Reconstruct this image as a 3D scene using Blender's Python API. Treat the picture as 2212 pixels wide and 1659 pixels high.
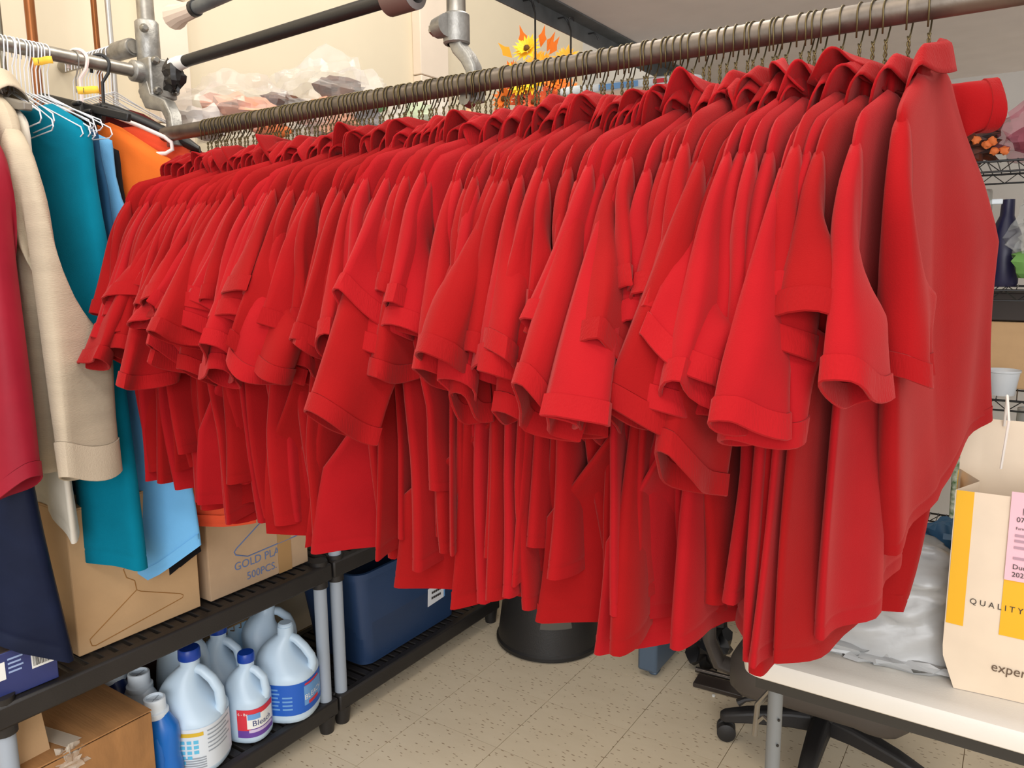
import bpy, math, random
import numpy as np
from mathutils import Vector, Matrix

R = math.radians
PI = math.pi
scene = bpy.context.scene
for o in list(bpy.data.objects):
    bpy.data.objects.remove(o)
COL = scene.collection

# ------------------------------------------------------------------ camera
cam = bpy.data.cameras.new('camera')
cam.sensor_width = 36.0
cam.lens = 36.0 * 1660 / 2212
cam.clip_start = 0.02
cam_ob = bpy.data.objects.new('camera', cam)
COL.objects.link(cam_ob)
_yaw, _pit, _rol = R(33.8), R(9.0), R(0.5)
_f = Vector((-math.sin(_yaw) * math.cos(_pit), math.cos(_yaw) * math.cos(_pit), -math.sin(_pit)))
_r0 = Vector((math.cos(_yaw), math.sin(_yaw), 0))
_u0 = _r0.cross(_f)
_r = _r0 * math.cos(_rol) - _u0 * math.sin(_rol)
_u = _u0 * math.cos(_rol) + _r0 * math.sin(_rol)
_m = Matrix((( _r.x, _u.x, -_f.x, 0), (_r.y, _u.y, -_f.y, 0), (_r.z, _u.z, -_f.z, 1.5), (0, 0, 0, 1)))
cam_ob.matrix_world = _m
scene.camera = cam_ob

# ------------------------------------------------------------------ light
world = bpy.data.worlds.new('room_air')
scene.world = world
world.use_nodes = True
world.node_tree.nodes['Background'].inputs[0].default_value = (1.0, 0.965, 0.92, 1)
world.node_tree.nodes['Background'].inputs[1].default_value = 0.72

def area(name, loc, rot, sx, sy, power, col):
    l = bpy.data.lights.new(name, 'AREA')
    l.shape = 'RECTANGLE'
    l.size, l.size_y = sx, sy
    l.energy = power
    l.color = col
    o = bpy.data.objects.new(name, l)
    COL.objects.link(o)
    o.location = loc
    o.rotation_euler = rot
    return o
# rows of fluorescent fittings high over the open part of the shop
area('ceiling_fluorescent', (-1.35, 0.35, 3.3), (0, 0, 0), 2.4, 0.5, 20, (1.0, 0.90, 0.76))
area('ceiling_fluorescent', (0.3, -0.7, 3.2), (R(-14), 0, 0), 2.4, 0.6, 40, (1.0, 0.96, 0.92))
area('ceiling_fluorescent', (-1.0, 1.9, 3.4), (0, 0, 0), 0.5, 1.6, 26, (1.0, 0.93, 0.82))
# added frontal fill from behind the camera, brightens the shirt fronts; no window modelled
area('front_fill_light', (0.9, -1.8, 1.7), (R(82), 0, R(18)), 2.4, 1.8, 66, (0.96, 0.97, 1.0))

scene.view_settings.view_transform = 'Standard'
scene.view_settings.look = 'None'
scene.view_settings.gamma = 1.0
scene.view_settings.use_curve_mapping = False
scene.view_settings.exposure = 0.36

# ------------------------------------------------------------------ materials
def srgb(r, g, b):
    def f(c):
        c /= 255.0
        return c / 12.92 if c <= 0.04045 else ((c + 0.055) / 1.055) ** 2.4
    return (f(r), f(g), f(b), 1)

MATS = {}
def mat(name, col, rough=0.6, metal=0.0, noise=0.0, nscale=40.0, bump=0.0, bscale=200.0, spec=0.5,
        sheen=0.0, alpha=1.0, trans=0.0, col2=None, coords='Object', emit=None, stretch=None):
    if name in MATS:
        return MATS[name]
    m = bpy.data.materials.new(name)
    m.use_nodes = True
    nt = m.node_tree
    b = nt.nodes['Principled BSDF']
    b.inputs['Base Color'].default_value = col
    b.inputs['Roughness'].default_value = rough
    b.inputs['Metallic'].default_value = metal
    b.inputs['Specular IOR Level'].default_value = spec
    b.inputs['Alpha'].default_value = alpha
    b.inputs['Transmission Weight'].default_value = trans
    if sheen:
        b.inputs['Sheen Weight'].default_value = sheen
        b.inputs['Sheen Roughness'].default_value = 0.5
        b.inputs['Sheen Tint'].default_value = ((min(1, col[0] + .55), min(1, col[1] + .22), min(1, col[2] + .2), 1) if name.startswith('red') else tuple(min(1, c_ * 1.3 + .12) for c_ in col[:3]) + (1,))
    tc = nt.nodes.new('ShaderNodeTexCoord')
    src = tc.outputs[coords]
    if stretch:
        mp = nt.nodes.new('ShaderNodeMapping')
        mp.inputs['Scale'].default_value = stretch
        nt.links.new(src, mp.inputs[0])
        src = mp.outputs[0]
    if noise or col2:
        n = nt.nodes.new('ShaderNodeTexNoise')
        n.inputs['Scale'].default_value = nscale
        n.inputs['Detail'].default_value = 4
        nt.links.new(src, n.inputs['Vector'])
        mx = nt.nodes.new('ShaderNodeMix')
        mx.data_type = 'RGBA'
        c2 = col2 or tuple(c * (1 - noise) for c in col[:3]) + (1,)
        mx.inputs[6].default_value = col
        mx.inputs[7].default_value = c2
        rp = nt.nodes.new('ShaderNodeMapRange')
        rp.inputs[1].default_value = 0.35
        rp.inputs[2].default_value = 0.68
        nt.links.new(n.outputs['Fac'], rp.inputs[0])
        nt.links.new(rp.outputs[0], mx.inputs[0])
        nt.links.new(mx.outputs[2], b.inputs['Base Color'])
    if bump:
        n2 = nt.nodes.new('ShaderNodeTexNoise')
        n2.inputs['Scale'].default_value = bscale
        n2.inputs['Detail'].default_value = 3
        nt.links.new(src, n2.inputs['Vector'])
        bp = nt.nodes.new('ShaderNodeBump')
        bp.inputs['Strength'].default_value = bump
        bp.inputs['Distance'].default_value = 0.002
        nt.links.new(n2.outputs['Fac'], bp.inputs['Height'])
        nt.links.new(bp.outputs[0], b.inputs['Normal'])
    MATS[name] = m
    return m

def fabric(name, rgb, noise=.12, sheen=.25, rough=.9, bump=.25, bscale=650, nscale=9, stretch=None):
    return mat(name, srgb(*rgb), rough, noise=noise, nscale=nscale, bump=bump, bscale=bscale, spec=.12, sheen=sheen, stretch=stretch)

RED = [fabric('red_knit_a', (150, 14, 18)), fabric('red_knit_b', (142, 12, 14)), fabric('red_knit_c', (156, 16, 23))]
RIB = [fabric('red_rib_a', (150, 15, 19), bump=.5, bscale=420, stretch=(1, 1, .12)),
       fabric('red_rib_b', (142, 13, 16), bump=.5, bscale=420, stretch=(1, 1, .12)),
       fabric('red_rib_c', (156, 17, 23), bump=.5, bscale=420, stretch=(1, 1, .12))]
M_PIPE = mat('galvanised_pipe', srgb(176, 170, 160), .38, .85, noise=.35, nscale=30, bump=.15, bscale=90)
M_RAIL = mat('worn_steel_rail', srgb(122, 112, 102), .45, .8, noise=.4, nscale=24, bump=.12, bscale=120)
M_CAST = mat('cast_aluminium', srgb(165, 163, 158), .45, .8, noise=.3, nscale=40, bump=.4, bscale=130)
M_BOLT = mat('steel_bolt', srgb(150, 148, 143), .35, .9)
M_WIRE = mat('brass_wire', srgb(104, 90, 58), .42, .75, noise=.4, nscale=60)
M_WWIRE = mat('white_wire', srgb(220, 222, 228), .4, 0)
M_BLK = mat('black_plastic', srgb(30, 29, 29), .45, bump=.15, bscale=300)
M_SHELF = mat('black_shelf_plastic', srgb(36, 33, 32), .5, noise=.2, nscale=20, bump=.2, bscale=250)
M_POST = mat('grey_shelf_post', srgb(158, 168, 180), .5, bump=.1, bscale=300)
M_WALL = mat('cream_wall', srgb(232, 219, 192), .85, noise=.05, nscale=3, bump=.1, bscale=60)
M_WALL2 = mat('painted_block_column', srgb(240, 224, 205), .8, noise=.06, nscale=6, bump=.15, bscale=50)
M_WALL3 = mat('grey_white_wall', srgb(214, 212, 208), .85, noise=.08, nscale=4, bump=.1, bscale=60)
M_CEIL = mat('painted_ceiling_board', srgb(244, 236, 231), .85, noise=.05, nscale=8, bump=.15, bscale=80)
M_BEAM = mat('grey_steel_angle', srgb(112, 116, 118), .5, .4, noise=.35, nscale=14)
M_CARD = mat('cardboard', srgb(196, 160, 118), .85, noise=.1, nscale=10, bump=.12, bscale=120)
M_CARD2 = mat('cardboard_pale', srgb(190, 160, 128), .85, noise=.1, nscale=12, bump=.12, bscale=120)
M_CARDD = mat('cardboard_brown', srgb(168, 120, 72), .8, noise=.25, nscale=9, bump=.25, bscale=60, stretch=(.3, 3, 1))
M_WHITE = mat('white_plastic', srgb(226, 236, 244), .35)
M_JUG = mat('milky_blue_white_plastic', srgb(196, 218, 236), .38)
M_JUGT = mat('translucent_blue_plastic', srgb(170, 208, 236), .3, alpha=.85)
M_BCAP = mat('blue_cap', srgb(16, 62, 160), .35)
M_TIDE = mat('blue_detergent_bottle', srgb(20, 104, 190), .3)
M_TOTE = mat('navy_tote_plastic', srgb(38, 62, 98), .42, bump=.15, bscale=260, noise=.08, nscale=6)
M_TABLE = mat('white_table_plastic', srgb(220, 215, 205), .45, noise=.03, nscale=10, bump=.12, bscale=220)
M_INKB = mat('blue_print', srgb(100, 122, 168), .8)
M_INKBR = mat('brown_print', srgb(150, 105, 52), .8)
M_INKK = mat('black_print', srgb(48, 44, 42), .7)
M_INKW = mat('white_print', srgb(236, 236, 232), .6)
M_YEL = mat('yellow_print', srgb(226, 170, 28), .7)

# ------------------------------------------------------------------ mesh helpers
def link_mesh(name, V, F, material, parent=None, smooth=True, angle=40, loc=None, bevel=0, mats=None):
    me = bpy.data.meshes.new(name)
    me.from_pydata([tuple(map(float, v)) for v in V], [], [tuple(map(int, f)) for f in F])
    me.update()
    if smooth:
        me.shade_smooth()
        if angle < 180:
            me.set_sharp_from_angle(angle=R(angle))
    me.materials.append(material)
    o = bpy.data.objects.new(name, me)
    COL.objects.link(o)
    if parent is not None:
        o.parent = parent
    if loc is not None:
        o.location = loc
    if bevel:
        b = o.modifiers.new('bevel', 'BEVEL')
        b.width = bevel
        b.segments = 2
        b.limit_method = 'ANGLE'
        b.angle_limit = R(40)
    return o

class MB:
    def __init__(s):
        s.V = []
        s.F = []
    def add(s, V, F):
        n = len(s.V)
        s.V += [tuple(v) for v in V]
        s.F += [tuple(i + n for i in f) for f in F]
        return s
    def box(s, c, size, rz=0.0, rx=0.0, ry=0.0, taper=1.0):
        x, y, z = size[0] / 2, size[1] / 2, size[2] / 2
        v = [Vector((a * x * (taper if cc < 0 else 1), b * y * (taper if cc < 0 else 1), cc * z)) for cc in (-1, 1) for b in (-1, 1) for a in (-1, 1)]
        m = Matrix.Rotation(rz, 3, 'Z') @ Matrix.Rotation(ry, 3, 'Y') @ Matrix.Rotation(rx, 3, 'X')
        v = [m @ p + Vector(c) for p in v]
        return s.add(v, [(0, 2, 3, 1), (4, 5, 7, 6), (0, 1, 5, 4), (2, 6, 7, 3), (0, 4, 6, 2), (1, 3, 7, 5)])
    def b2(s, lo, hi):
        return s.box([(a + b) / 2 for a, b in zip(lo, hi)], [b - a for a, b in zip(lo, hi)])
    def tube(s, path, r, n=8, closed=False, caps=True, flat=1.0):
        P = [Vector(p) for p in path]
        k = len(P)
        rr = r if hasattr(r, '__len__') else [r] * k
        T = []
        for i in range(k):
            a = P[(i - 1) % k] if (closed or i > 0) else P[i]
            b = P[(i + 1) % k] if (closed or i < k - 1) else P[i]
            t = b - a
            T.append(t.normalized() if t.length > 1e-9 else Vector((0, 0, 1)))
        ref = Vector((0, 0, 1)) if abs(T[0].z) < .9 else Vector((1, 0, 0))
        nrm = (ref - T[0] * ref.dot(T[0])).normalized()
        V = []
        for i in range(k):
            nrm = nrm - T[i] * nrm.dot(T[i])
            if nrm.length < 1e-6:
                nrm = T[i].orthogonal()
            nrm.normalize()
            bn = T[i].cross(nrm)
            for j in range(n):
                a = 2 * PI * j / n
                V.append(P[i] + nrm * (rr[i] * math.cos(a)) + bn * (rr[i] * flat * math.sin(a)))
        F = []
        for i in range(k if closed else k - 1):
            i2 = (i + 1) % k
            for j in range(n):
                j2 = (j + 1) % n
                F.append((i * n + j, i * n + j2, i2 * n + j2, i2 * n + j))
        if caps and not closed:
            F.append(tuple(range(n - 1, -1, -1)))
            F.append(tuple(range((k - 1) * n, k * n)))
        return s.add(V, F)
    def lathe(s, prof, n=24, c=(0, 0, 0), sx=1.0, sy=1.0, caps=True, sq=2.0):
        """prof: (radius, z) pairs; sq > 2 gives rounded-square sections"""
        V = []
        for r, z in prof:
            for j in range(n):
                a = 2 * PI * j / n
                ca, sa = math.cos(a), math.sin(a)
                q = (abs(ca) ** sq + abs(sa) ** sq) ** (-1 / sq)
                V.append((c[0] + r * sx * ca * q, c[1] + r * sy * sa * q, c[2] + z))
        F = []
        for i in range(len(prof) - 1):
            for j in range(n):
                j2 = (j + 1) % n
                F.append((i * n + j, i * n + j2, (i + 1) * n + j2, (i + 1) * n + j))
        if caps:
            F.append(tuple(range(n - 1, -1, -1)))
            F.append(tuple(range((len(prof) - 1) * n, len(prof) * n)))
        return s.add(V, F)
    def loft(s, rings, closed=True, capA=False, capB=False):
        n = len(rings[0])
        V = [p for r in rings for p in r]
        F = []
        m = n if closed else n - 1
        for i in range(len(rings) - 1):
            for j in range(m):
                j2 = (j + 1) % n
                F.append((i * n + j, i * n + j2, (i + 1) * n + j2, (i + 1) * n + j))
        if capA:
            F.append(tuple(range(n - 1, -1, -1)))
        if capB:
            F.append(tuple(range((len(rings) - 1) * n, len(rings) * n)))
        return s.add(V, F)
    def build(s, name, material, parent=None, bevel=0, smooth=True, angle=40, loc=None):
        return link_mesh(name, s.V, s.F, material, parent, smooth, angle, loc, bevel)

def tag(o, label=None, cat=None, group=None, kind=None):
    if label:
        o['label'] = label
    if cat:
        o['category'] = cat
    if group:
        o['group'] = group
    if kind:
        o['kind'] = kind
    return o

def thing(name, label, cat, loc=(0, 0, 0), rz=0.0, group=None):
    o = bpy.data.objects.new(name, None)
    COL.objects.link(o)
    o.empty_display_size = .05
    o.location = loc
    o.rotation_euler = (0, 0, rz)
    return tag(o, label, cat, group)

def text_mesh(body, size):
    cu = bpy.data.curves.new('lettering', 'FONT')
    cu.body = body
    cu.size = size
    cu.resolution_u = 3
    ob = bpy.data.objects.new('lettering', cu)
    COL.objects.link(ob)
    dg = bpy.context.evaluated_depsgraph_get()
    ev = ob.evaluated_get(dg)
    me = ev.to_mesh()
    V = [tuple(v.co) for v in me.vertices]
    F = [tuple(p.vertices) for p in me.polygons]
    ev.to_mesh_clear()
    bpy.data.objects.remove(ob)
    bpy.data.curves.remove(cu)
    return V, F

def text(body, size, material, parent, origin, ux, uy, name='lettering', shear=0.0, sxy=(1, 1), wrap=None):
    """lettering laid on a plane: origin + x*ux + y*uy; wrap=(centre xy, radius, start angle, z0) lays it round an upright cylinder"""
    V, F = text_mesh(body, size)
    out = []
    ux, uy, og = Vector(ux), Vector(uy), Vector(origin)
    for x, y, z in V:
        x = (x + shear * y) * sxy[0]
        y = y * sxy[1]
        if wrap:
            (cx, cy), rad, a0, z0 = wrap
            a = a0 + x / rad
            out.append((cx + rad * math.cos(a), cy + rad * math.sin(a), z0 + y))
        else:
            out.append(og + ux * x + uy * y)
    return link_mesh(name, out, F, material, parent, smooth=False)

def quad(name, material, parent, o, ux, uy, w, h, t=.0008):
    """a thin printed patch with a little thickness"""
    o, ux, uy = Vector(o), Vector(ux), Vector(uy)
    n = ux.cross(uy).normalized()
    P = [o, o + ux * w, o + ux * w + uy * h, o + uy * h]
    V = P + [p + n * t for p in P]
    return link_mesh(name, V, [(0, 3, 2, 1), (4, 5, 6, 7), (0, 1, 5, 4), (1, 2, 6, 5), (2, 3, 7, 6), (3, 0, 4, 7)], material, parent, smooth=False)

def blob(seed, c, size, n=20, m=12, amp=.15, sharp=1.0, flatbase=None, freq=2.2):
    """lumpy closed form for bags and bundles"""
    rg = random.Random(seed)
    w = [(Vector((rg.gauss(0, 1), rg.gauss(0, 1), rg.gauss(0, 1))).normalized() * freq * rg.uniform(.6, 2.6), rg.uniform(0, 6.28), rg.uniform(.4, 1)) for _ in range(9)]
    V = []
    for i in range(m + 1):
        th = PI * i / m
        for j in range(n):
            ph = 2 * PI * j / n
            d = Vector((math.sin(th) * math.cos(ph), math.sin(th) * math.sin(ph), math.cos(th)))
            k = 0
            for q, p0, a in w:
                k += a * (1 - 2 * abs(math.sin(q.dot(d) + p0)) ** sharp)
            k = 1 + amp * k / 3.0
            p = Vector((d.x * size[0], d.y * size[1], d.z * size[2])) * k
            if flatbase is not None and p.z < -flatbase:
                p.z = -flatbase
            V.append(p + Vector(c))
    F = []
    for i in range(m):
        for j in range(n):
            j2 = (j + 1) % n
            F.append((i * n + j, (i + 1) * n + j, (i + 1) * n + j2, i * n + j2))
    return V, F

# ------------------------------------------------------------------ the setting
TL = 0.305
M_FLOOR = mat('floor_adhesive_line', srgb(150, 128, 96), .8)
m = bpy.data.materials.new('speckled_vinyl_tile')
m.use_nodes = True
nt = m.node_tree
b = nt.nodes['Principled BSDF']
b.inputs['Roughness'].default_value = .42
tc = nt.nodes.new('ShaderNodeTexCoord')
mp = nt.nodes.new('ShaderNodeMapping')
mp.inputs['Scale'].default_value = (1, 3.0, 1)
mp.inputs['Rotation'].default_value = (0, 0, .7)
nt.links.new(tc.outputs['Object'], mp.inputs[0])
v1 = nt.nodes.new('ShaderNodeTexVoronoi')
v1.inputs['Scale'].default_value = 34
v1.inputs['Randomness'].default_value = 1
n1 = nt.nodes.new('ShaderNodeTexNoise')
n1.inputs['Scale'].default_value = 26
n2 = nt.nodes.new('ShaderNodeTexNoise')
n2.inputs['Scale'].default_value = 7
n2.inputs['Detail'].default_value = 5
for nn in (v1, n1, n2):
    nt.links.new(mp.outputs[0], nn.inputs['Vector'])
ad = nt.nodes.new('ShaderNodeMath'); ad.operation = 'MULTIPLY_ADD'
nt.links.new(n1.outputs['Fac'], ad.inputs[0]); ad.inputs[1].default_value = -.34; nt.links.new(v1.outputs['Distance'], ad.inputs[2])
cr = nt.nodes.new('ShaderNodeValToRGB')
cr.color_ramp.elements[0].position = -0.0
cr.color_ramp.elements[0].color = (1, 1, 1, 1)
cr.color_ramp.elements[1].position = .02
cr.color_ramp.elements[1].color = (0, 0, 0, 1)
nt.links.new(ad.outputs[0], cr.inputs[0])
mx1 = nt.nodes.new('ShaderNodeMix'); mx1.data_type = 'RGBA'
mx1.inputs[6].default_value = srgb(236, 221, 194); mx1.inputs[7].default_value = srgb(220, 203, 174)
nt.links.new(n2.outputs['Fac'], mx1.inputs[0])
mx2 = nt.nodes.new('ShaderNodeMix'); mx2.data_type = 'RGBA'
mx2.inputs[7].default_value = srgb(166, 142, 112)
nt.links.new(cr.outputs[0], mx2.inputs[0]); nt.links.new(mx1.outputs[2], mx2.inputs[6])
nt.links.new(mx2.outputs[2], b.inputs['Base Color'])
M_TILE = m

floor = MB().b2((-2.6, -2.5, -.1), (2.6, 4.6, -.004)).build('floor', M_FLOOR, smooth=False)
tag(floor, kind='structure')
tile_me = None
k = 0
for i in range(-5, 10):
    for j in range(-4, 9):
        x0 = -.965 + i * TL - .001
        y0 = 2.10 + j * TL
        if not (-2.4 < x0 < 1.4 and .9 < y0 + TL and y0 < 4.1):
            continue
        if tile_me is None:
            t = MB().box((TL / 2, TL / 2, -.002), (TL - .0022, TL - .0022, .004)).build('tile', M_TILE, floor, bevel=.0008)
            tile_me = t.data
        else:
            t = bpy.data.objects.new('tile', tile_me)
            COL.objects.link(t)
            t.parent = floor
        t.location = (x0, y0, 0)

wl = MB().b2((-2.55, -2.5, 0), (-2.4, 4.6, 3.9)).build('wall_left', M_WALL, smooth=False)
tag(wl, kind='structure')
wf = MB().b2((-2.4, 4.4, 0), (2.6, 4.55, 3.9)).build('wall_far', M_WALL3, smooth=False)
tag(wf, kind='structure')
# block pilasters on the left wall
for n_, (y0, y1, d) in enumerate(((1.50, 1.62, .06), (2.80, 3.0, .05))):
    c = thing('trim_%d' % (n_ + 1), None, None)
    c['kind'] = 'structure'
    for q in range(10):
        MB().b2((-2.4, y0, q * .39 + .002), (-2.4 + d, y1, q * .39 + .388)).build('block', M_WALL2, c, bevel=.004)
# overhead storage deck whose underside closes the view at the upper right
deck = MB().b2((-1.49, 1.75, 2.35), (2.6, 4.4, 2.375)).build('ceiling', M_CEIL, smooth=False)
tag(deck, kind='structure')
bm_ = MB().b2((-1.425, 1.75, 2.29), (-1.418, 4.4, 2.349)).b2((-1.418, 1.75, 2.343), (-1.36, 4.4, 2.349)).build('trim_3', M_BEAM, bevel=.001)
tag(bm_, kind='structure')
for q in range(5):
    MB().tube([(-1.417, 2.2 + q * .22, 2.325), (-1.395, 2.2 + q * .22, 2.325), (-1.385, 2.205 + q * .22, 2.315), (-1.38, 2.21 + q * .22, 2.30)], .0028, 6).build('nail', M_BLK, bm_)

# ------------------------------------------------------------------ pipework that carries the clothes
RZ, RY = 1.828, 1.20            # red rail
LX, LZ = -1.98, 2.00            # left rail
def ubolt_clamp(mb, c, ax, r=.03, l=.07):
    a = Vector(ax)
    mb.tube([Vector(c) - a * l / 2, Vector(c) + a * l / 2], r, 14)
rack = thing('pipe_clothes_rack', 'galvanised pipe framework with the long steel rail carrying the red shirts', 'clothes rack', (-1.95, 1.26, 0))
def rel(p):
    return (p[0] + 1.95, p[1] - 1.26, p[2])
def rtube(name, pts, r, m_, n=18):
    return MB().tube([rel(p) for p in pts], r, n).build(name, m_, rack)
rtube('rail', [(-1.86, RY, RZ), (.55, RY, RZ)], .0175, M_RAIL, 24)
rtube('side_rail', [(LX, -.6, LZ), (LX, 1.30, LZ)], .0165, M_PIPE)
rtube('pole', [(-2.005, 1.265, 1.93), (-2.005, 1.265, 3.3)], .0215, M_PIPE)
rtube('pole', [(-.955, 1.245, 1.915), (-.955, 1.245, 3.3)], .0185, M_PIPE)
rtube('cross_pipe', [(-2.39, 1.235, 2.072), (-2.02, 1.235, 2.072)], .0165, M_PIPE)
# cast clamps of the left joint
cl = MB()
cl.tube([rel((-2.005, 1.265, z)) for z in (2.03, 2.035, 2.135, 2.14)], [.026, .030, .030, .026], 16)
cl.build('clamp', M_CAST, rack)
cl = MB().tube([rel((LX, y, LZ)) for y in (1.195, 1.20, 1.31, 1.315)], [.024, .027, .027, .024], 16)
cl.box(rel((-1.965, 1.258, 1.985)), (.06, .075, .10))
cl.build('clamp', M_CAST, rack, bevel=.006)
cl = MB().tube([rel((x, 1.235, 2.072)) for x in (-2.11, -2.105, -2.03, -2.025)], [.021, .024, .024, .021], 16)
cl.build('clamp', M_CAST, rack)
for p in ((-1.932, 1.235, 2.025), (-1.932, 1.285, 2.025), (-1.932, 1.235, 1.95), (-1.932, 1.285, 1.955), (-1.972, 1.235, 2.11)):
    MB().tube([rel(p), rel((p[0] + .008, p[1] - .002, p[2])), rel((p[0] + .014, p[1] - .003, p[2]))], [.011, .011, .006], 10).build('bolt', M_BOLT, rack)
# curved hook brackets down to the red rail
def bracket(pts, ws, ts):
    rings = []
    P = [Vector(rel(p)) for p in pts]
    for i, p in enumerate(P):
        t = (P[min(i + 1, len(P) - 1)] - P[max(i - 1, 0)]).normalized()
        nx = Vector((0, 1, 0))
        sd = t.cross(nx).normalized()
        w, th = ws[i] / 2, ts[i] / 2
        rings.append([p + sd * w * a + nx * th * b_ for a, b_ in ((-1, -1), (-.6, -1.2), (.6, -1.2), (1, -1), (1, 1), (-1, 1))])
    return MB().loft(rings, True, True, True).build('bracket', M_CAST, rack, bevel=.003)
bracket([(-1.975, 1.235, 1.965), (-1.955, 1.235, 1.925), (-1.92, 1.235, 1.915), (-1.885, 1.232, 1.905), (-1.862, 1.23, 1.875), (-1.853, 1.226, 1.84), (-1.85, 1.222, 1.80)],
        [.05, .045, .036, .032, .03, .03, .034], [.03] * 7)
text('UNITED', .011, M_BOLT, rack, rel((-1.883, 1.211, 1.907)), (.55, 0, -.83), (.83, 0, .55), name='embossed_lettering')
bracket([(-.955, 1.245, 1.955), (-.954, 1.245, 1.925), (-.945, 1.244, 1.905), (-.925, 1.242, 1.885), (-.912, 1.24, 1.865), (-.906, 1.238, 1.845), (-.904, 1.236, 1.80)],
        [.036, .03, .026, .025, .024, .024, .028], [.026] * 7)
cl = MB().tube([rel((-.955, 1.245, z)) for z in (1.915, 1.918, 1.968, 1.971)], [.023, .026, .026, .023], 16)
cl.tube([rel((-.985, 1.225, 1.945)), rel((-.955, 1.217, 1.945))], [.019, .021], 14)
cl.build('clamp', M_CAST, rack)
MB().tube([rel((-1.005, 1.23, 1.945)), rel((-.985, 1.225, 1.945))], [.007, .007], 8).build('bolt', M_BOLT, rack)
MB().tube([rel((-1.00, 1.229, 1.945)), rel((-.99, 1.227, 1.945))], [.012, .012], 6).build('nut', M_BOLT, rack)
MB().tube([rel((-.905, 1.222, 1.80)), rel((-.905, 1.20, 1.803))], [.013, .013], 10).build('bolt', M_BOLT, rack)

bp = thing('black_pipe', 'black painted pipe slanting above the rail with taped end', 'pipe', (-1.85, 1.25, 2.01))
MB().tube([(0, 0, 0), (.86, -.055, .0)], .0145, 16).build('tube', M_BLK, bp)
MB().tube([(-.03, .004, -.002), (.0, 0, 0), (.03, -.002, 0)], [.019, .0175, .0155], 12).build('white_tape', M_INKW, bp)
V, F = blob(5, (-.03, .0, -.03), (.035, .03, .045), 14, 10, .35, freq=3)
link_mesh('tape_wrap', V, F, mat('black_tape', srgb(26, 24, 24), .3, bump=.3, bscale=60), bp, angle=25)
tr = thing('tape_roll', 'brown and grey tape roll pushed onto the black pipe', 'tape roll', (-1.05, 1.205, 2.012), 0)
MB().tube([(-.04, .002, 0), (.03, -.003, 0)], .032, 24, caps=False).build('winding', mat('brown_tape', srgb(104, 80, 74), .5), tr)
MB().tube([(.03, -.003, 0), (.034, -.0032, 0)], [.032, .021], 24, caps=False).tube([(-.04, .002, 0), (.034, -.0032, 0)], .021, 24, caps=False).build('core', mat('tape_core_grey', srgb(128, 122, 120), .6), tr)
gp = thing('grey_pipe', 'grey pipe at the top edge with masking tape on its end', 'pipe', (-1.76, 1.225, 2.118))
MB().tube([(0.02, 0, -.004), (1.2, -.02, .07)], .0155, 16).build('tube', M_BEAM, gp)
MB().tube([(-.075, .01, -.004), (-.03, 0, -.006), (.02, 0, -.004)], [.030, .022, .019], 14).build('masking_tape', mat('masking_tape', srgb(214, 196, 180), .7, bump=.5, bscale=50), gp, angle=20)
MB().tube([(.018, 0, -.004), (.03, 0, -.003)], .0195, 14).build('rubber_band', M_BLK, gp)
for nm, lb, y, x, r, c, z0 in (('copper_pipe', 'thick copper pipe rising on the wall behind the coats', 1.10, -2.27, .013, (166, 104, 62), 1.5),
                           ('copper_pipe', 'thin copper pipe beside the polished pipe behind the coats', 1.275, -2.27, .008, (150, 92, 52), 1.2),
                           ('chrome_pipe', 'polished chrome pipe next to the thin copper one', 1.305, -2.25, .008, (214, 212, 206), 1.9),
                           ('grey_conduit', 'narrow grey conduit on the wall at the far left', 1.03, -2.29, .007, (140, 134, 120), 1.2)):
    p = tag(MB().tube([(x, y, z0 - .9), (x, y, 3.9)], r, 12).build(nm, mat(nm + str(c), srgb(*c), .3, .85, noise=.2, nscale=8)), lb, 'pipe')

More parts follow.
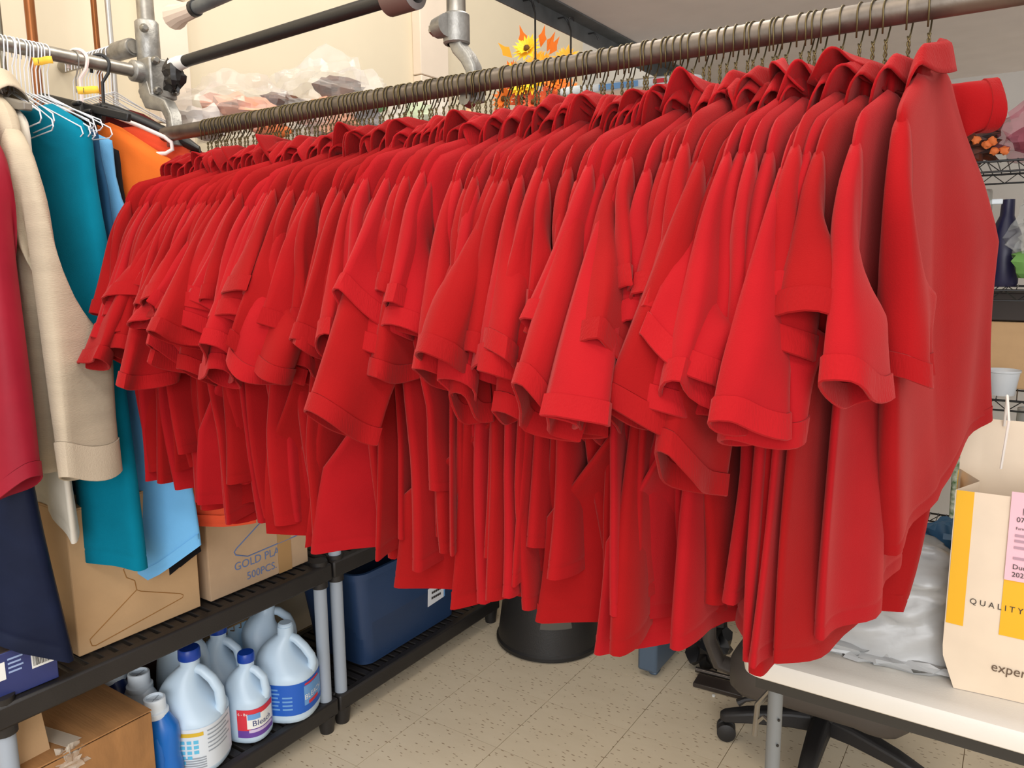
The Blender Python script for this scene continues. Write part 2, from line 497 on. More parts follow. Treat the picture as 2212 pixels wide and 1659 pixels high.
# ------------------------------------------------------------------ garments
def garment(seed, L=.82, W0=.215, Wn=.215, Wf=.215, T=.012, lean=0.0, twist=0.0, A1=.012, A2=.006, hem_tilt=0.0,
            facing=1, near=None, far=None, N=22, NR=26, neck=.07, slope=.46, bulge=.012, hemwave=.006, lowbend=0.0, collar=None, swell=0.0, drop0=.18, sdrop=.03, vtail=0.0, bendn=0.0, bendf=0.0, twistf=0.0, yshift=0.0):
    """builds one hanging garment around its neck point: x along the rail, -y towards the shopper, z up.
    Returns (part name, sub-part of, verts, faces)."""
    rg = np.random.RandomState(seed)
    ph = rg.uniform(0, 2 * PI, 12)
    parts = []
    # ---- body: a flattened, folded tube
    rows = [0, .006, .016, .032, .055, .085]
    rows += list(np.linspace(.085, .955, NR - 8)[1:])
    rows += [.966, .970, .974, 1.0]
    v = np.array(rows)[:, None]
    th = 2 * PI * np.arange(2 * N) / (2 * N)
    c = -np.cos(th)[None, :]
    bsin = np.sin(th)[None, :]
    side = np.sign(np.round(bsin, 6))
    b_ = side * np.abs(bsin) ** .48
    s0 = c * W0
    q = np.clip(1 - (np.abs(s0) / neck) ** 2, 0, 1) ** .6
    dip = np.where(side * facing > 0, -.07, -.01)
    endd = max(.02, W0 - drop0)
    top = np.where(np.abs(s0) < neck, dip * q, -(np.abs(s0) - neck) * slope - sdrop * (np.clip(np.abs(s0) - drop0, 0, 1) / endd) ** 2)
    sm = lambda t: t * t * (3 - 2 * t)
    g = sm(np.clip((v - .06) / .25, 0, 1))
    hw = np.where(c < 0, Wn, Wf)
    W = W0 * (1 - g) + g * (W0 + bulge) * (1 - v) + g * v * hw
    Lc = L * (1 + hem_tilt * c) + hemwave * np.sin(5 * c + ph[9]) + vtail * np.clip(1 - np.abs(c + .55) / .45, 0, 1)
    z = top * (1 - v) - Lc * v
    y = c * W + .012 * np.sin(5.5 * v + ph[8]) * v * np.abs(c)
    y = y + yshift * np.clip((v - .3) / .7, 0, 1) ** 1.3
    am = np.clip((v - .03) / .97, 0, 1) ** 1.25
    mid = am * (A1 * np.sin(y * 17 + ph[0] + v * 1.2) + A2 * np.sin(y * 38 + ph[1] - v * 2)) + lean * v + lowbend * np.clip(v - .35, 0, 1) ** 2
    mid = mid + np.tan(twist) * y * (np.clip(v * 1.4, 0, 1) if abs(twist) < .5 else np.clip((v - .25) / .5, 0, 1) ** 1.2)
    mid = mid + math.tan(twistf) * np.clip(y, 0, 1) * np.clip(v * 2.3, 0, 1)
    mid = mid + np.where(y > 0, math.tan(bendf) * y ** 2 / .2, -math.tan(bendn) * y ** 2 / .2)
    wv = 1 + .35 * np.sin(y * 26 + ph[3] + 3 * v) * am
    hh = T * np.sqrt(np.clip(v / .02, 0, 1)) * (1 + swell * v) * wv
    lip = np.where((v > .968) & (v < .972), -.0012, 0)
    x = mid + b_ * hh + side * np.abs(bsin) ** .2 * lip
    ring_in = np.stack([mid[-1] + b_[0] * np.maximum(hh[-1] - .0032, .001), y[-1] * .99, z[-1] + .001], -1)
    ring_in2 = np.stack([mid[-1] + b_[0] * np.maximum(hh[-1] - .0036, .001), y[-1] * .985, z[-1] + .03], -1)
    G = np.concatenate([np.stack([x, y, z], -1), ring_in[None], ring_in2[None]], 0)
    nr, nc = G.shape[:2]
    idx = np.arange(nr * nc).reshape(nr, nc)
    F = np.stack([idx[:-1], np.roll(idx[:-1], -1, 1), np.roll(idx[1:], -1, 1), idx[1:]], -1).reshape(-1, 4)
    parts.append(('body', None, G.reshape(-1, 3), F[:, ::-1]))
    # ---- sleeves
    for sg, s in ((-1, near), (1, far)):
        if s is None:
            continue
        Ls, a1, beta, phi, cw, Tc, curl, scurl, tau = (s[k_] for k_ in ('L', 'a1', 'beta', 'phi', 'cw', 'T', 'curl', 'scurl', 'tau'))
        M, n = s.get('M', 15), s.get('n', 26)
        cuffh = s.get('cuff', .029)
        S = np.array([(math.tan(bendf) if sg > 0 else -math.tan(bendn)) * W0 ** 2 / .2, sg * (W0 - .006), -(W0 - neck) * slope - sdrop + .002])
        A = np.array([S[0], sg * (W0 - .002), S[2] - s.get('arm', .20)])
        ts = np.linspace(0, 1 - cuffh / Ls, M + 1)
        ts[1] = .012
        ts[2:-1] = np.linspace(.012, ts[-1], M)[1:-1]
        ts = np.concatenate([ts, [1 - cuffh / Ls + .001, 1 - cuffh / Ls * .6, 1 - cuffh / Ls * .2, 1.0]])
        fine = np.linspace(0, 1, 80)
        a0 = R(s.get('a0', 52))
        bend = s.get('bend', .45)
        ang = a0 + (a1 - a0) * sm(np.clip(fine / bend, 0, 1))
        bt = beta * sm(np.clip(fine / .5, 0, 1))
        d = np.stack([np.cos(ang) * np.sin(bt), sg * np.cos(ang) * np.cos(bt), -np.sin(ang)], -1)
        O = np.concatenate([[S], S + np.cumsum((d[1:] + d[:-1]) / 2 * Ls / 79, 0)], 0)
        w0 = A - S
        w1 = np.array([math.sin(phi) * math.cos(tau), -sg * math.cos(phi) * math.cos(tau), -math.sin(tau)]) * cw
        rings = []
        al = 2 * PI * np.arange(n) / n
        qa = (1 - np.cos(al)) / 2
        bb = np.sign(np.sin(al)) * np.abs(np.sin(al)) ** .52
        for t in ts:
            o = np.array([np.interp(t, fine, O[:, k_]) for k_ in range(3)])
            dd = np.array([np.interp(t, fine, d[:, k_]) for k_ in range(3)])
            e = sm(min(1, t * 1.15)) if t < 1 else 1
            e = sm(np.clip(t / .85, 0, 1))
            wl_ = np.linalg.norm(w0) * (1 - e) + cw * e
            wd = w0 / np.linalg.norm(w0) * (1 - e) + w1 / cw * e
            wd /= np.linalg.norm(wd)
            nv = np.cross(dd, wd)
            nv /= max(1e-6, np.linalg.norm(nv))
            Tt = (T + (.0024 if t > 0 else -.003)) * (1 - e) + Tc * e
            qq = qa
            off = t ** 1.6 * (curl * ((2 * qq - 1) ** 2 - .35) + scurl * np.sin(2 * PI * qq))
            wob = .004 * t * np.sin(3 * al + ph[5] + 6 * t)
            P = o + wd * (wl_ * qq)[:, None] + nv * (bb * Tt + off + wob)[:, None]
            P[:, 2] += -s.get('sag', .012) * t * np.sin(PI * qq) + .004 * t * np.sin(al * 2 + ph[6])
            rings.append(P)
        rings = np.array(rings)
        nm = M + 1
        sl = rings[:nm]
        idx = np.arange(nm * n).reshape(nm, n)
        F = np.stack([idx[:-1], np.roll(idx[:-1], -1, 1), np.roll(idx[1:], -1, 1), idx[1:]], -1).reshape(-1, 4)
        if sg > 0:
            F = F[:, ::-1]
        sname = 'sleeve'
        parts.append((sname, None, sl.reshape(-1, 3), F))
        # cuff: outer wall, rim, inner wall
        cen = rings[nm:].mean(1, keepdims=True)
        def off_ring(P, dst):
            cc = P.mean(0)
            tng = np.roll(P, -1, 0) - np.roll(P, 1, 0)
            ax = rings[-1].mean(0) - rings[nm].mean(0)
            nn_ = np.cross(tng, ax)
            ln = np.linalg.norm(nn_, axis=1, keepdims=True)
            nn_ = nn_ / np.maximum(ln, 1e-9)
            # orient outward by area sign
            if ((P - cc) * nn_).sum() < 0:
                nn_ = -nn_
            return P + nn_ * dst
        cr_ = [off_ring(rings[nm], -.0014), off_ring(rings[nm], .0026)] + [off_ring(rings[k_], .0026) for k_ in range(nm + 1, len(rings))]
        ax = rings[-1].mean(0) - rings[nm].mean(0)
        ax = ax / np.linalg.norm(ax)
        cr_.append(off_ring(rings[-1], .0006) + ax * .0014)
        cr_.append(off_ring(rings[-1], -.0016))
        for k_ in range(len(rings) - 2, nm - 1, -1):
            cr_.append(off_ring(rings[k_], -.0016))
        cr_ = np.array(cr_)
        k2 = len(cr_)
        idx = np.arange(k2 * n).reshape(k2, n)
        F = np.stack([idx[:-1], np.roll(idx[:-1], -1, 1), np.roll(idx[1:], -1, 1), idx[1:]], -1).reshape(-1, 4)
        if sg > 0:
            F = F[:, ::-1]
        parts.append(('cuff', sname, cr_.reshape(-1, 3), F))
    # ---- collar
    if collar:
        nu = 33
        u = np.linspace(-1, 1, nu)
        a = u * R(150)
        r_y, r_x = collar.get('ry', .068), collar.get('rx', .017)
        bx = -facing * r_x * np.cos(a)
        by = r_y * np.sin(a)
        bz = -.004 - .052 * np.clip((np.abs(u) - .45) / .55, 0, 1) ** 1.3
        ox = -facing * np.cos(a) * collar.get('flat', .55)
        oy = np.sin(a) * 1.0
        ln = np.sqrt(ox ** 2 + oy ** 2)
        ox, oy = ox / ln, oy / ln
        stand, fall = collar.get('stand', .028), collar.get('fall', .05)
        flen = fall * (1 + .45 * np.clip((np.abs(u) - .5) / .5, 0, 1))
        p1, p2 = collar.get('pop', (.25, .25))
        pop = np.interp(u, [-1, -.3, .3, 1], [p1, (p1 + p2) / 2, (p1 + p2) / 2, p2]) + .12 * np.sin(5 * u + ph[7])
        rows_ = []
        for t in (0, .5, 1.0):
            rows_.append(np.stack([bx + ox * .002 * t, by + oy * .004 * t, bz + stand * t], -1))
        cur = rows_[-1].copy()
        nq = 9
        for k_ in range(1, nq + 1):
            t = k_ / nq
            an = R(80) * (1 - t * 3) if t < 1 / 3 else 0
            tgt = -R(82) + R(38) * np.sin(a) ** 2 + pop * R(70)
            an = R(80) + (tgt - R(80)) * sm(np.clip(t / .5, 0, 1))
            step = flen / nq
            cur = cur + np.stack([ox * np.cos(an) * step, oy * np.cos(an) * step, np.sin(an) * step], -1)
            rows_.append(cur.copy())
        C_ = np.array(rows_)
        kk = C_.shape[0]
        ctr = np.array([0, 0, 0.0])
        idx = np.arange(kk * nu).reshape(kk, nu)
        F = np.stack([idx[:-1, :-1], idx[:-1, 1:], idx[1:, 1:], idx[1:, :-1]], -1).reshape(-1, 4)
        parts.append(('collar', None, C_.reshape(-1, 3), F))
    return parts

def hang_garment(name, label, cat, group, parts, loc, rz, m_body, m_cuff, tilt=0.0, scale=1.0, thick=('collar',), roll=0.0):
    root = thing(name, label, cat, loc, rz, group)
    root.rotation_euler = (roll, tilt, rz)
    root.scale = (1, scale, scale)
    last = None
    for nm, sub, V, F in parts:
        me = bpy.data.meshes.new(nm)
        me.vertices.add(len(V))
        me.vertices.foreach_set('co', np.ascontiguousarray(V, dtype=np.float32).ravel())
        nf = len(F)
        me.loops.add(nf * 4)
        me.loops.foreach_set('vertex_index', np.ascontiguousarray(F, dtype=np.int32).ravel())
        me.polygons.add(nf)
        me.polygons.foreach_set('loop_start', np.arange(0, nf * 4, 4, dtype=np.int32))
        me.update(calc_edges=True)
        me.validate()
        me.shade_smooth()
        if nm in ('body', 'cuff'):
            me.set_sharp_from_angle(angle=R(75 if nm == 'body' else 48))
        me.materials.append(m_cuff if nm in ('cuff', 'collar') else m_body)
        o = bpy.data.objects.new(nm, me)
        COL.objects.link(o)
        o.parent = last if sub else root
        if nm == 'sleeve':
            last = o
        if nm in thick:
            sd = o.modifiers.new('cloth_thickness', 'SOLIDIFY')
            sd.thickness = .0028
            sd.offset = 0
    return root

# wire hanger: hook, twisted neck, sloping arms
def hanger_mesh(mb, rail_r=.0175, drop=.104, half=.155, fall=.072, r=.00125, hookdir=1, n=6):
    """local origin = rail axis; hook passes over the rail in the yz plane"""
    hr = rail_r + r + .0004
    pts = []
    for k_ in range(15):
        a = R(-28) + k_ * R(208) / 14
        pts.append((0, -hookdir * hr * math.cos(a), hr * math.sin(a)))
    pts = [(0, -hookdir * hr * .86, -.030)] + pts
    pts += [(0, hookdir * hr * .9, -.012), (0, hookdir * hr * .45, -.028), (0, 0, -.038)]
    mb.tube(pts, r, n)
    for s in (0, PI):
        mb.tube([(.0018 * math.cos(s + t * 1.35), .0018 * math.sin(s + t * 1.35), -.034 - t * (drop - .04) / 16) for t in range(17)], r, 5)
    z0 = -drop + .006
    mb.tube([(0, 0, z0), (0, .012, z0 - .006), (0, half * .55, z0 - fall * .55), (0, half, z0 - fall), (0, half + .006, z0 - fall - .012), (0, half - .004, z0 - fall - .018), (0, 0, z0 - fall - .02),
             (0, -half + .004, z0 - fall - .018), (0, -half - .006, z0 - fall - .012), (0, -half, z0 - fall), (0, -half * .55, z0 - fall * .55), (0, -.012, z0 - .006), (0, 0, z0)], r, 5)
    return mb

def ordinal(i):
    return '%d%s' % (i, 'th' if 10 <= i % 100 <= 20 else {1: 'st', 2: 'nd', 3: 'rd'}.get(i % 10, 'th'))

# rail positions read from the hooks along the rail (dense at the middle, a few looser ones at the right)
NS_ = 112
rr = random.Random(11)
xs = []
for i in range(NS_):
    t = i / (NS_ - 1)
    xs.append(-1.685 + t * 1.42 + rr.uniform(-.005, .005))
xs += [-.244, -.221, -.204, -.188, -.160, -.136]
xs.sort()
n_sh = len(xs)
def smooth_noise(seed, n, k):
    g = np.random.RandomState(seed).normal(size=n + 8 * k)
    w = np.hanning(2 * k + 1)
    w /= np.sqrt((w ** 2).sum())
    return np.convolve(g, w, 'same')[4 * k:4 * k + n]
nz = {k_: smooth_noise(s, n_sh, w) for k_, s, w in (('phi', 3, 3), ('twist', 4, 5), ('lean', 5, 4), ('a1', 6, 2), ('Wn', 7, 3), ('yaw', 8, 6), ('beta', 9, 3), ('cl', 10, 2))}
Hw = np.random.RandomState(21)
hang_me = None
# a few shirts whose skirts have swung round so that they show their broad side
SWING = {}
for x_, d_ in ((-.50, dict(twist=R(54), yshift=-.085, L=.80, Wn=.20, A1=.010)), (-.335, dict(twist=R(44), yshift=-.07, L=.80, Wn=.19, A1=.008)), (-.86, dict(twist=R(42), yshift=-.06, L=.765, Wn=.20, A1=.006)),
               (-1.30, dict(twist=R(30), yshift=-.04, L=.74, Wn=.21)), (-.275, dict(twist=R(33), yshift=-.05, L=.79, Wn=.20)), (-1.48, dict(twist=R(-24), yshift=-.03, L=.75, Wn=.21))):
    SWING[int(np.argmin(np.abs(np.array(xs) - x_)))] = d_
for i in range(n_sh):
    x = xs[i]
    last = i == n_sh - 1
    from_right = n_sh - i
    L = float(np.clip(.772 - abs(.06 * Hw.normal()) + .015 * (i / n_sh), .58, .80))
    phi = (R(28) if i < 55 else R(17)) * nz['phi'][i] + R(14) + R(8) * Hw.normal()
    if Hw.rand() < .18:
        phi += R(Hw.choice([-55, 45, 60]))
    phi = float(np.clip(phi, R(-75), R(85)))
    near = dict(L=float(np.clip(.28 + .05 * Hw.normal(), .19, .40)), a1=R(float(np.clip(73 + 5 * nz['a1'][i] + 5 * Hw.normal(), 54, 89))),
                beta=float(np.clip(R(14) * nz['beta'][i] + R(5) * Hw.normal(), R(-32), R(32))), phi=phi,
                cw=float(np.clip(.115 + .02 * Hw.normal(), .08, .16)), T=float(np.clip(.019 + .009 * abs(Hw.normal()), .014, .042)),
                curl=float(.022 * Hw.normal()), scurl=float(.011 * Hw.normal()), tau=R(float(np.clip(24 + 12 * Hw.normal(), -5, 50))),
                arm=.20, sag=.012)
    if i < 52:
        k_ = 1 - i / 52
        near['a1'] -= R(7) * k_
        near['cw'] += .03 * k_
        near['phi'] -= R(22) * k_
        near['T'] *= 1 - .25 * k_
    far = dict(near)
    far.update(M=6, n=12, phi=-phi, beta=-near['beta'])
    p1, p2 = float(.08 + .1 * Hw.normal()), float(.08 + .1 * Hw.normal())
    if Hw.rand() < .16:
        p1 = float(Hw.uniform(.5, 1.1))
    facing = -1 if Hw.rand() < .88 else 1
    kw = dict(L=L, W0=.222 + .007 * Hw.normal(), slope=float(.40 + .05 * Hw.normal()), Wn=float(np.clip(.192 + .018 * nz['Wn'][i] + .032 * Hw.normal(), .11, .255)), Wf=float(.205 + .02 * Hw.normal()),
              T=.0078 + .0026 * Hw.rand(), lean=float(np.clip(.014 * nz['lean'][i] + .004 * Hw.normal(), -.04, .04)), twist=float(R(9) * nz['twist'][i] + R(2.5) * Hw.normal() + (R(Hw.choice([-24, 20, 26])) if Hw.rand() < .1 else 0)),
              A1=.010 + .008 * Hw.rand(), A2=.004 + .005 * Hw.rand(), hem_tilt=float(.02 * Hw.normal()), facing=facing, near=near, far=far,
              collar=dict(pop=(p1, p2), stand=.024 + .012 * Hw.rand(), fall=.054, rx=.011, flat=.22), swell=.25 + .6 * Hw.rand())
    if 48 <= i <= 72:
        kw['L'] = min(kw['L'], .752)
    if i in SWING:
        kw.update(SWING[i])
    if i < 16:
        kw['L'] -= .045 * (1 - i / 16)
    if from_right <= 6:
        kw['twist'] *= .2
        kw['L'] = (.635, .72, .76, .74, .78, .74)[from_right - 1]
    if last:
        far = dict(L=.095, a1=R(6), a0=6, beta=R(58), phi=R(10), cw=.075, T=.028, curl=.008, scurl=0, tau=R(66), arm=.10, sag=.012, M=15, n=26, cuff=.02)
        kw.update(twist=R(0), Wf=.23, Wn=.20, A1=.012, A2=.004, far=far, bulge=.035, T=.012, swell=.9, facing=-1, W0=.195, slope=.24, sdrop=.012, bendf=R(0), twistf=R(20))
        near.update(phi=R(14), L=.31, a1=R(82), cw=.09, T=.032, curl=.016, scurl=.012, tau=R(20), beta=R(4), arm=.18)
    parts = garment(100 + i, **kw)
    yaw = float(R(3.5) * nz['yaw'][i] + R(2.2) * Hw.normal())
    if from_right <= 6:
        yaw = R((-1, -6, -8, -8, -6, -3)[from_right - 1])
    ci = int(Hw.randint(0, 3))
    if from_right == 1:
        lab = 'bright red polo shirt at the right end of the rail, far sleeve sticking out'
    elif from_right == n_sh:
        lab = 'bright red polo shirt at the left end of the rail, beside the orange garment'
    else:
        lab = 'red short-sleeved polo shirt, %s from the right end of the long rail' % ordinal(from_right)
    zz = RZ - .108 + float(.005 * Hw.normal())
    if last:
        zz = RZ - .075
    hang_garment('polo_shirt', lab, 'shirt', 'red polo shirts on the long rail', parts, (x, RY, zz), yaw, RED[ci], RIB[ci], roll=R(15) if last else 0.0)
    # its hanger
    if hang_me is None:
        h = hanger_mesh(MB()).build('wire_hanger', M_WIRE, angle=180)
        hang_me = h.data
    else:
        h = bpy.data.objects.new('wire_hanger', hang_me)
        COL.objects.link(h)
    h.location = (x, RY, RZ)
    h.rotation_euler = (0, 0, yaw)
    tag(h, 'brass-coloured wire hanger on the long rail, %s from its right end' % ordinal(from_right), 'hanger', 'wire hangers on the long rail')


# ------------------------------------------------------------------ coats and shirts on the side rail (left)
def coat(name, label, cat, y, m_body, m_cuff, seed, x=LX, z=1.89, rz=R(90), hanger=None, scale=1.0, thick=('collar',), **kw):
    parts = garment(seed, **kw)
    return hang_garment(name, label, cat, None, parts, (x, y, z), rz, m_body, m_cuff, scale=scale, thick=thick)
def slv(L, a1=84, phi=0, cw=.12, T=.03, beta=0, curl=0.0, scurl=0.0, tau=15, cuff=.06, arm=.23, sag=.01, a0=30, bend=.3, **k_):
    d = dict(L=L, a1=R(a1), beta=R(beta), phi=R(phi), cw=cw, T=T, curl=curl, scurl=scurl, tau=R(tau), cuff=cuff, arm=arm, sag=sag, a0=a0, bend=bend)
    d.update(k_)
    return d
F_NAVY = fabric('navy_shell', (22, 30, 54), noise=.3, sheen=.05, rough=.5, bump=.3, bscale=30)
F_CRIM = fabric('crimson_leather', (146, 30, 46), noise=.15, sheen=.08, rough=.5, bump=.2, bscale=60)
F_BEIGE = fabric('beige_canvas', (186, 172, 150), noise=.14, sheen=.1, bump=.5, bscale=300, stretch=(.4, .4, 3))
F_BEIGEC = fabric('beige_canvas_cuff', (194, 180, 158), noise=.1, sheen=.1, bump=.4, bscale=300)
F_TEAL = fabric('teal_cotton', (0, 116, 142), noise=.14, sheen=.1)
F_ORAN = fabric('orange_cotton', (236, 116, 44), noise=.12)
F_CORAL = fabric('coral_knit', (224, 84, 52), noise=.1)
F_BURG = fabric('burgundy_fabric', (96, 22, 38), noise=.2)
F_MAR = fabric('maroon_velvet', (88, 26, 24), noise=.3)
F_LBLUE = fabric('sky_blue_cotton', (112, 178, 226), noise=.08)
F_DENIM = fabric('blue_denim', (42, 84, 120), noise=.25)
F_BLACK = fabric('black_cloth', (26, 25, 28), noise=.2)
F_WHITE = fabric('white_cloth', (226, 222, 214), noise=.06)
F_GREY = fabric('pale_grey_cloth', (188, 190, 192), noise=.08)

coat('navy_jacket', 'long dark navy jacket hanging lowest at the left edge', 'jacket', .565, F_NAVY, F_NAVY, 301, L=1.06, W0=.22, Wn=.335, Wf=.25, T=.024, A1=.012, A2=.006, hem_tilt=-.205,
     far=slv(.6, 86, M=6, n=12), bulge=.04, z=1.90, swell=.7, rz=R(130))
coat('crimson_jacket', 'crimson red leather-look jacket with its long sleeve beside the beige shirt', 'jacket', .765, F_CRIM, F_CRIM, 302, L=.74, W0=.24, Wn=.24, Wf=.24, T=.03, A1=.01, A2=.003,
     near=slv(.72, 86, -35, .12, .035, cuff=.03, tau=30, bend=.2), far=slv(.7, 86, M=6, n=12), collar=dict(pop=(.4, .4), rx=.03, fall=.06, stand=.03), z=1.88, rz=R(82))
beige = coat('beige_work_shirt', 'beige corduroy work shirt with flap pocket and long buttoned cuff', 'shirt', .845, F_BEIGE, F_BEIGEC, 303, L=.84, W0=.235, Wn=.235, Wf=.235, T=.028, A1=.012, A2=.004,
     near=slv(.75, 87, 62, .145, .03, cuff=.075, tau=8, bend=.2, curl=.01), far=slv(.7, 86, M=6, n=12), facing=-1, collar=dict(pop=(.05, .05), rx=.035, ry=.08, fall=.085, stand=.03), z=1.885, rz=R(77))
# breast pocket on the side of the work shirt that faces the viewer
MB().box((-.036, -.155, -.37), (.007, .085, .15)).build('pocket', F_BEIGE, beige, bevel=.003)
MB().box((-.041, -.155, -.315), (.006, .092, .06)).build('pocket_flap', F_BEIGEC, beige, bevel=.003)
MB().tube([(-.045, -.155, -.335), (-.048, -.155, -.335)], .006, 10).build('button', mat('horn_button', srgb(120, 100, 80), .4), beige)
coat('cream_shirt', 'cream inner shirt whose pointed tail shows under the beige cuff', 'shirt', .868, fabric('cream_cloth', (214, 208, 194)), F_WHITE, 304, L=.93, W0=.2, Wn=.225, Wf=.2, T=.016, A1=.014, A2=.005, hem_tilt=-.06, z=1.87, rz=R(80))
coat('teal_shirt', 'teal blue cotton shirt hanging between the beige shirt and orange garment', 'shirt', .94, F_TEAL, F_TEAL, 305, L=1.06, W0=.20, Wn=.275, Wf=.23, T=.03, A1=.02, A2=.008, hem_tilt=-.03,
     far=slv(.5, 86, M=6, n=12), z=1.875, swell=.6, rz=R(96))
coat('denim_shirt', 'dark blue denim shirt squeezed behind the teal shirt', 'shirt', 1.02, F_DENIM, F_DENIM, 306, L=.5, W0=.13, Wn=.2, Wf=.2, T=.012, z=1.84)
coat('sky_blue_shirt', 'sky blue shirt whose pointed tail hangs over the cardboard box', 'shirt', .985, F_LBLUE, F_LBLUE, 307, L=1.03, W0=.14, Wn=.30, Wf=.2, T=.013, A1=.01, A2=.003, z=1.83, vtail=.085, lowbend=-.16, rz=R(124), bulge=.03)
coat('black_garment', 'black garment with its pointed end below the sky blue shirt', 'garment', 1.03, F_BLACK, F_BLACK, 308, L=1.05, W0=.12, Wn=.25, Wf=.2, T=.012, A1=.012, z=1.80, vtail=.08, rz=R(116))
org = coat('orange_shirt', 'bright orange shirt hanging in front of the maroon jacket', 'shirt', 1.095, F_ORAN, F_CORAL, 309, L=1.0, W0=.215, Wn=.215, Wf=.2, T=.026, A1=.012, A2=.004,
     near=slv(.26, 82, 10, .12, .028, cuff=.03), far=slv(.3, 86, M=6, n=12), z=1.86, slope=.66, neck=.035, rz=R(122), lowbend=-.20)
coat('coral_shirt', 'coral orange shirt whose hem shows under the leftmost red shirts', 'shirt', 1.13, F_CORAL, F_CORAL, 310, L=1.03, W0=.2, Wn=.32, Wf=.2, T=.012, A1=.008, z=1.86, rz=R(128), bulge=.03, lowbend=-.30)
coat('burgundy_garment', 'burgundy garment edge showing below the coral hem', 'garment', 1.16, F_BURG, F_BURG, 311, L=1.04, W0=.2, Wn=.36, Wf=.2, T=.012, A1=.008, z=1.86, rz=R(134), bulge=.03, lowbend=-.27)
coat('maroon_jacket', 'maroon velvet jacket on the black plastic hanger behind the orange shirt', 'jacket', 1.15, F_MAR, F_MAR, 312, L=.7, W0=.23, Wn=.22, Wf=.22, T=.02, near=slv(.4, 84, 10, .12, .03, M=8, n=14), z=1.90, rz=R(128), slope=.62, neck=.04)
coat('white_shirt', 'white shirt at the far left edge of the side rail', 'shirt', .785, F_WHITE, F_WHITE, 313, L=.20, W0=.16, Wn=.16, Wf=.2, T=.02, A1=.01, near=None, z=1.91, collar=dict(pop=(.4, .4), rx=.03))

# hangers on the side rail
def side_hook(mb, r=.0016, zb=-.105, hr=.0182):
    """hook in the xz plane over a rail along y; origin on the rail axis"""
    pts = [(-hr * 1.0, 0, -.022)]
    for k_ in range(13):
        a = R(200) - k_ * R(215) / 12
        pts.append((hr * math.cos(a), 0, hr * math.sin(a)))
    pts += [(hr * .8, 0, -.022), (.002, 0, -.045), (0, 0, zb)]
    mb.tube(pts, r, 6)
    return mb
rw = random.Random(4)
for i in range(12):
    y = .89 + i * .0085
    h = thing('white_wire_hanger', 'empty white wire hanger in the bunch on the side rail, %s from the beige shirt' % ordinal(i + 1), 'hanger', (LX, y, LZ), R(90) * 0 + R(rw.uniform(-14, 14)), 'empty white wire hangers on the side rail')
    side_hook(MB(), .0015).build('hook', M_WWIRE, h)
    f = rw.uniform(.07, .10)
    hw_ = rw.uniform(.19, .205)
    MB().tube([(0, 0, -.10), (hw_ * .5, 0, -.10 - f * .5), (hw_, 0, -.10 - f), (hw_ + .005, 0, -.115 - f), (hw_ - .005, 0, -.122 - f), (0, 0, -.125 - f), (-hw_ + .005, 0, -.122 - f), (-hw_ - .005, 0, -.115 - f), (-hw_, 0, -.10 - f), (-hw_ * .5, 0, -.10 - f * .5), (0, 0, -.10)], .0015, 6).build('frame', M_WWIRE, h)
# more white hangers on the cross pipe behind
for i in range(14):
    x = -2.345 + i * .0165
    h = thing('white_wire_hanger', 'white wire hanger on the short cross pipe by the wall, %s from the wall' % ordinal(i + 1), 'hanger', (x, 1.235, 2.072), R(90 + rw.uniform(-10, 10)), 'white wire hangers on the cross pipe')
    side_hook(MB(), .0015).build('hook', M_WWIRE, h)
    MB().tube([(0, 0, -.10), (.10, 0, -.14), (.2, 0, -.18), (.205, 0, -.195), (0, 0, -.205), (-.205, 0, -.195), (-.2, 0, -.18), (-.1, 0, -.14), (0, 0, -.10)], .0015, 5).build('frame', M_WWIRE, h)
def yellow_tag(label, loc, rz, num=True):
    t = thing('paper_tag', label, 'tag', loc, rz)
    V = []
    for u in np.linspace(0, 1, 7):
        V += [(u * .045, .004 * math.sin(u * 6), -.008 + .004 * u), (u * .045 - .003, .004 * math.sin(u * 6), .009 + .003 * u)]
    o = link_mesh('paper', V, [(2 * i, 2 * i + 2, 2 * i + 3, 2 * i + 1) for i in range(6)], mat('yellow_paper', srgb(238, 184, 60), .8), t)
    sd = o.modifiers.new('thickness', 'SOLIDIFY'); sd.thickness = .0006
    if num:
        text('1', .016, M_INKK, t, (.008, -.0035, -.005), (1, 0, 0), (0, 0, 1), name='numeral')
yellow_tag('yellow paper tag numbered 1 on the white hangers', (-1.945, .94, 1.965), R(35))
yellow_tag('small yellow paper tag half hidden lower among the white hangers', (-1.86, .99, 1.90), R(55))
# grey plastic clip hanger of the beige shirt
h = thing('plastic_hanger', 'grey plastic hanger head with an orange size clip above the beige collar', 'hanger', (LX, .84, LZ))
side_hook(MB(), .0032, -.075).build('hook', M_BLK, h)
MB().loft([[(x * s_, y, z) for x, z in ((-.03, -.10), (-.022, -.075), (.02, -.07), (.035, -.09), (.10, -.135), (.2, -.16), (.2, -.175), (.09, -.158), (-.03, -.13))] for y, s_ in ((-.012, .92), (-.008, 1), (.008, 1), (.012, .92))], True, True, True).build('shoulder', mat('grey_hanger_plastic', srgb(120, 114, 104), .4), h, bevel=.002)
MB().box((.035, -.016, -.10), (.03, .008, .022)).build('size_clip', mat('orange_clip', srgb(196, 98, 56), .5), h, bevel=.002)
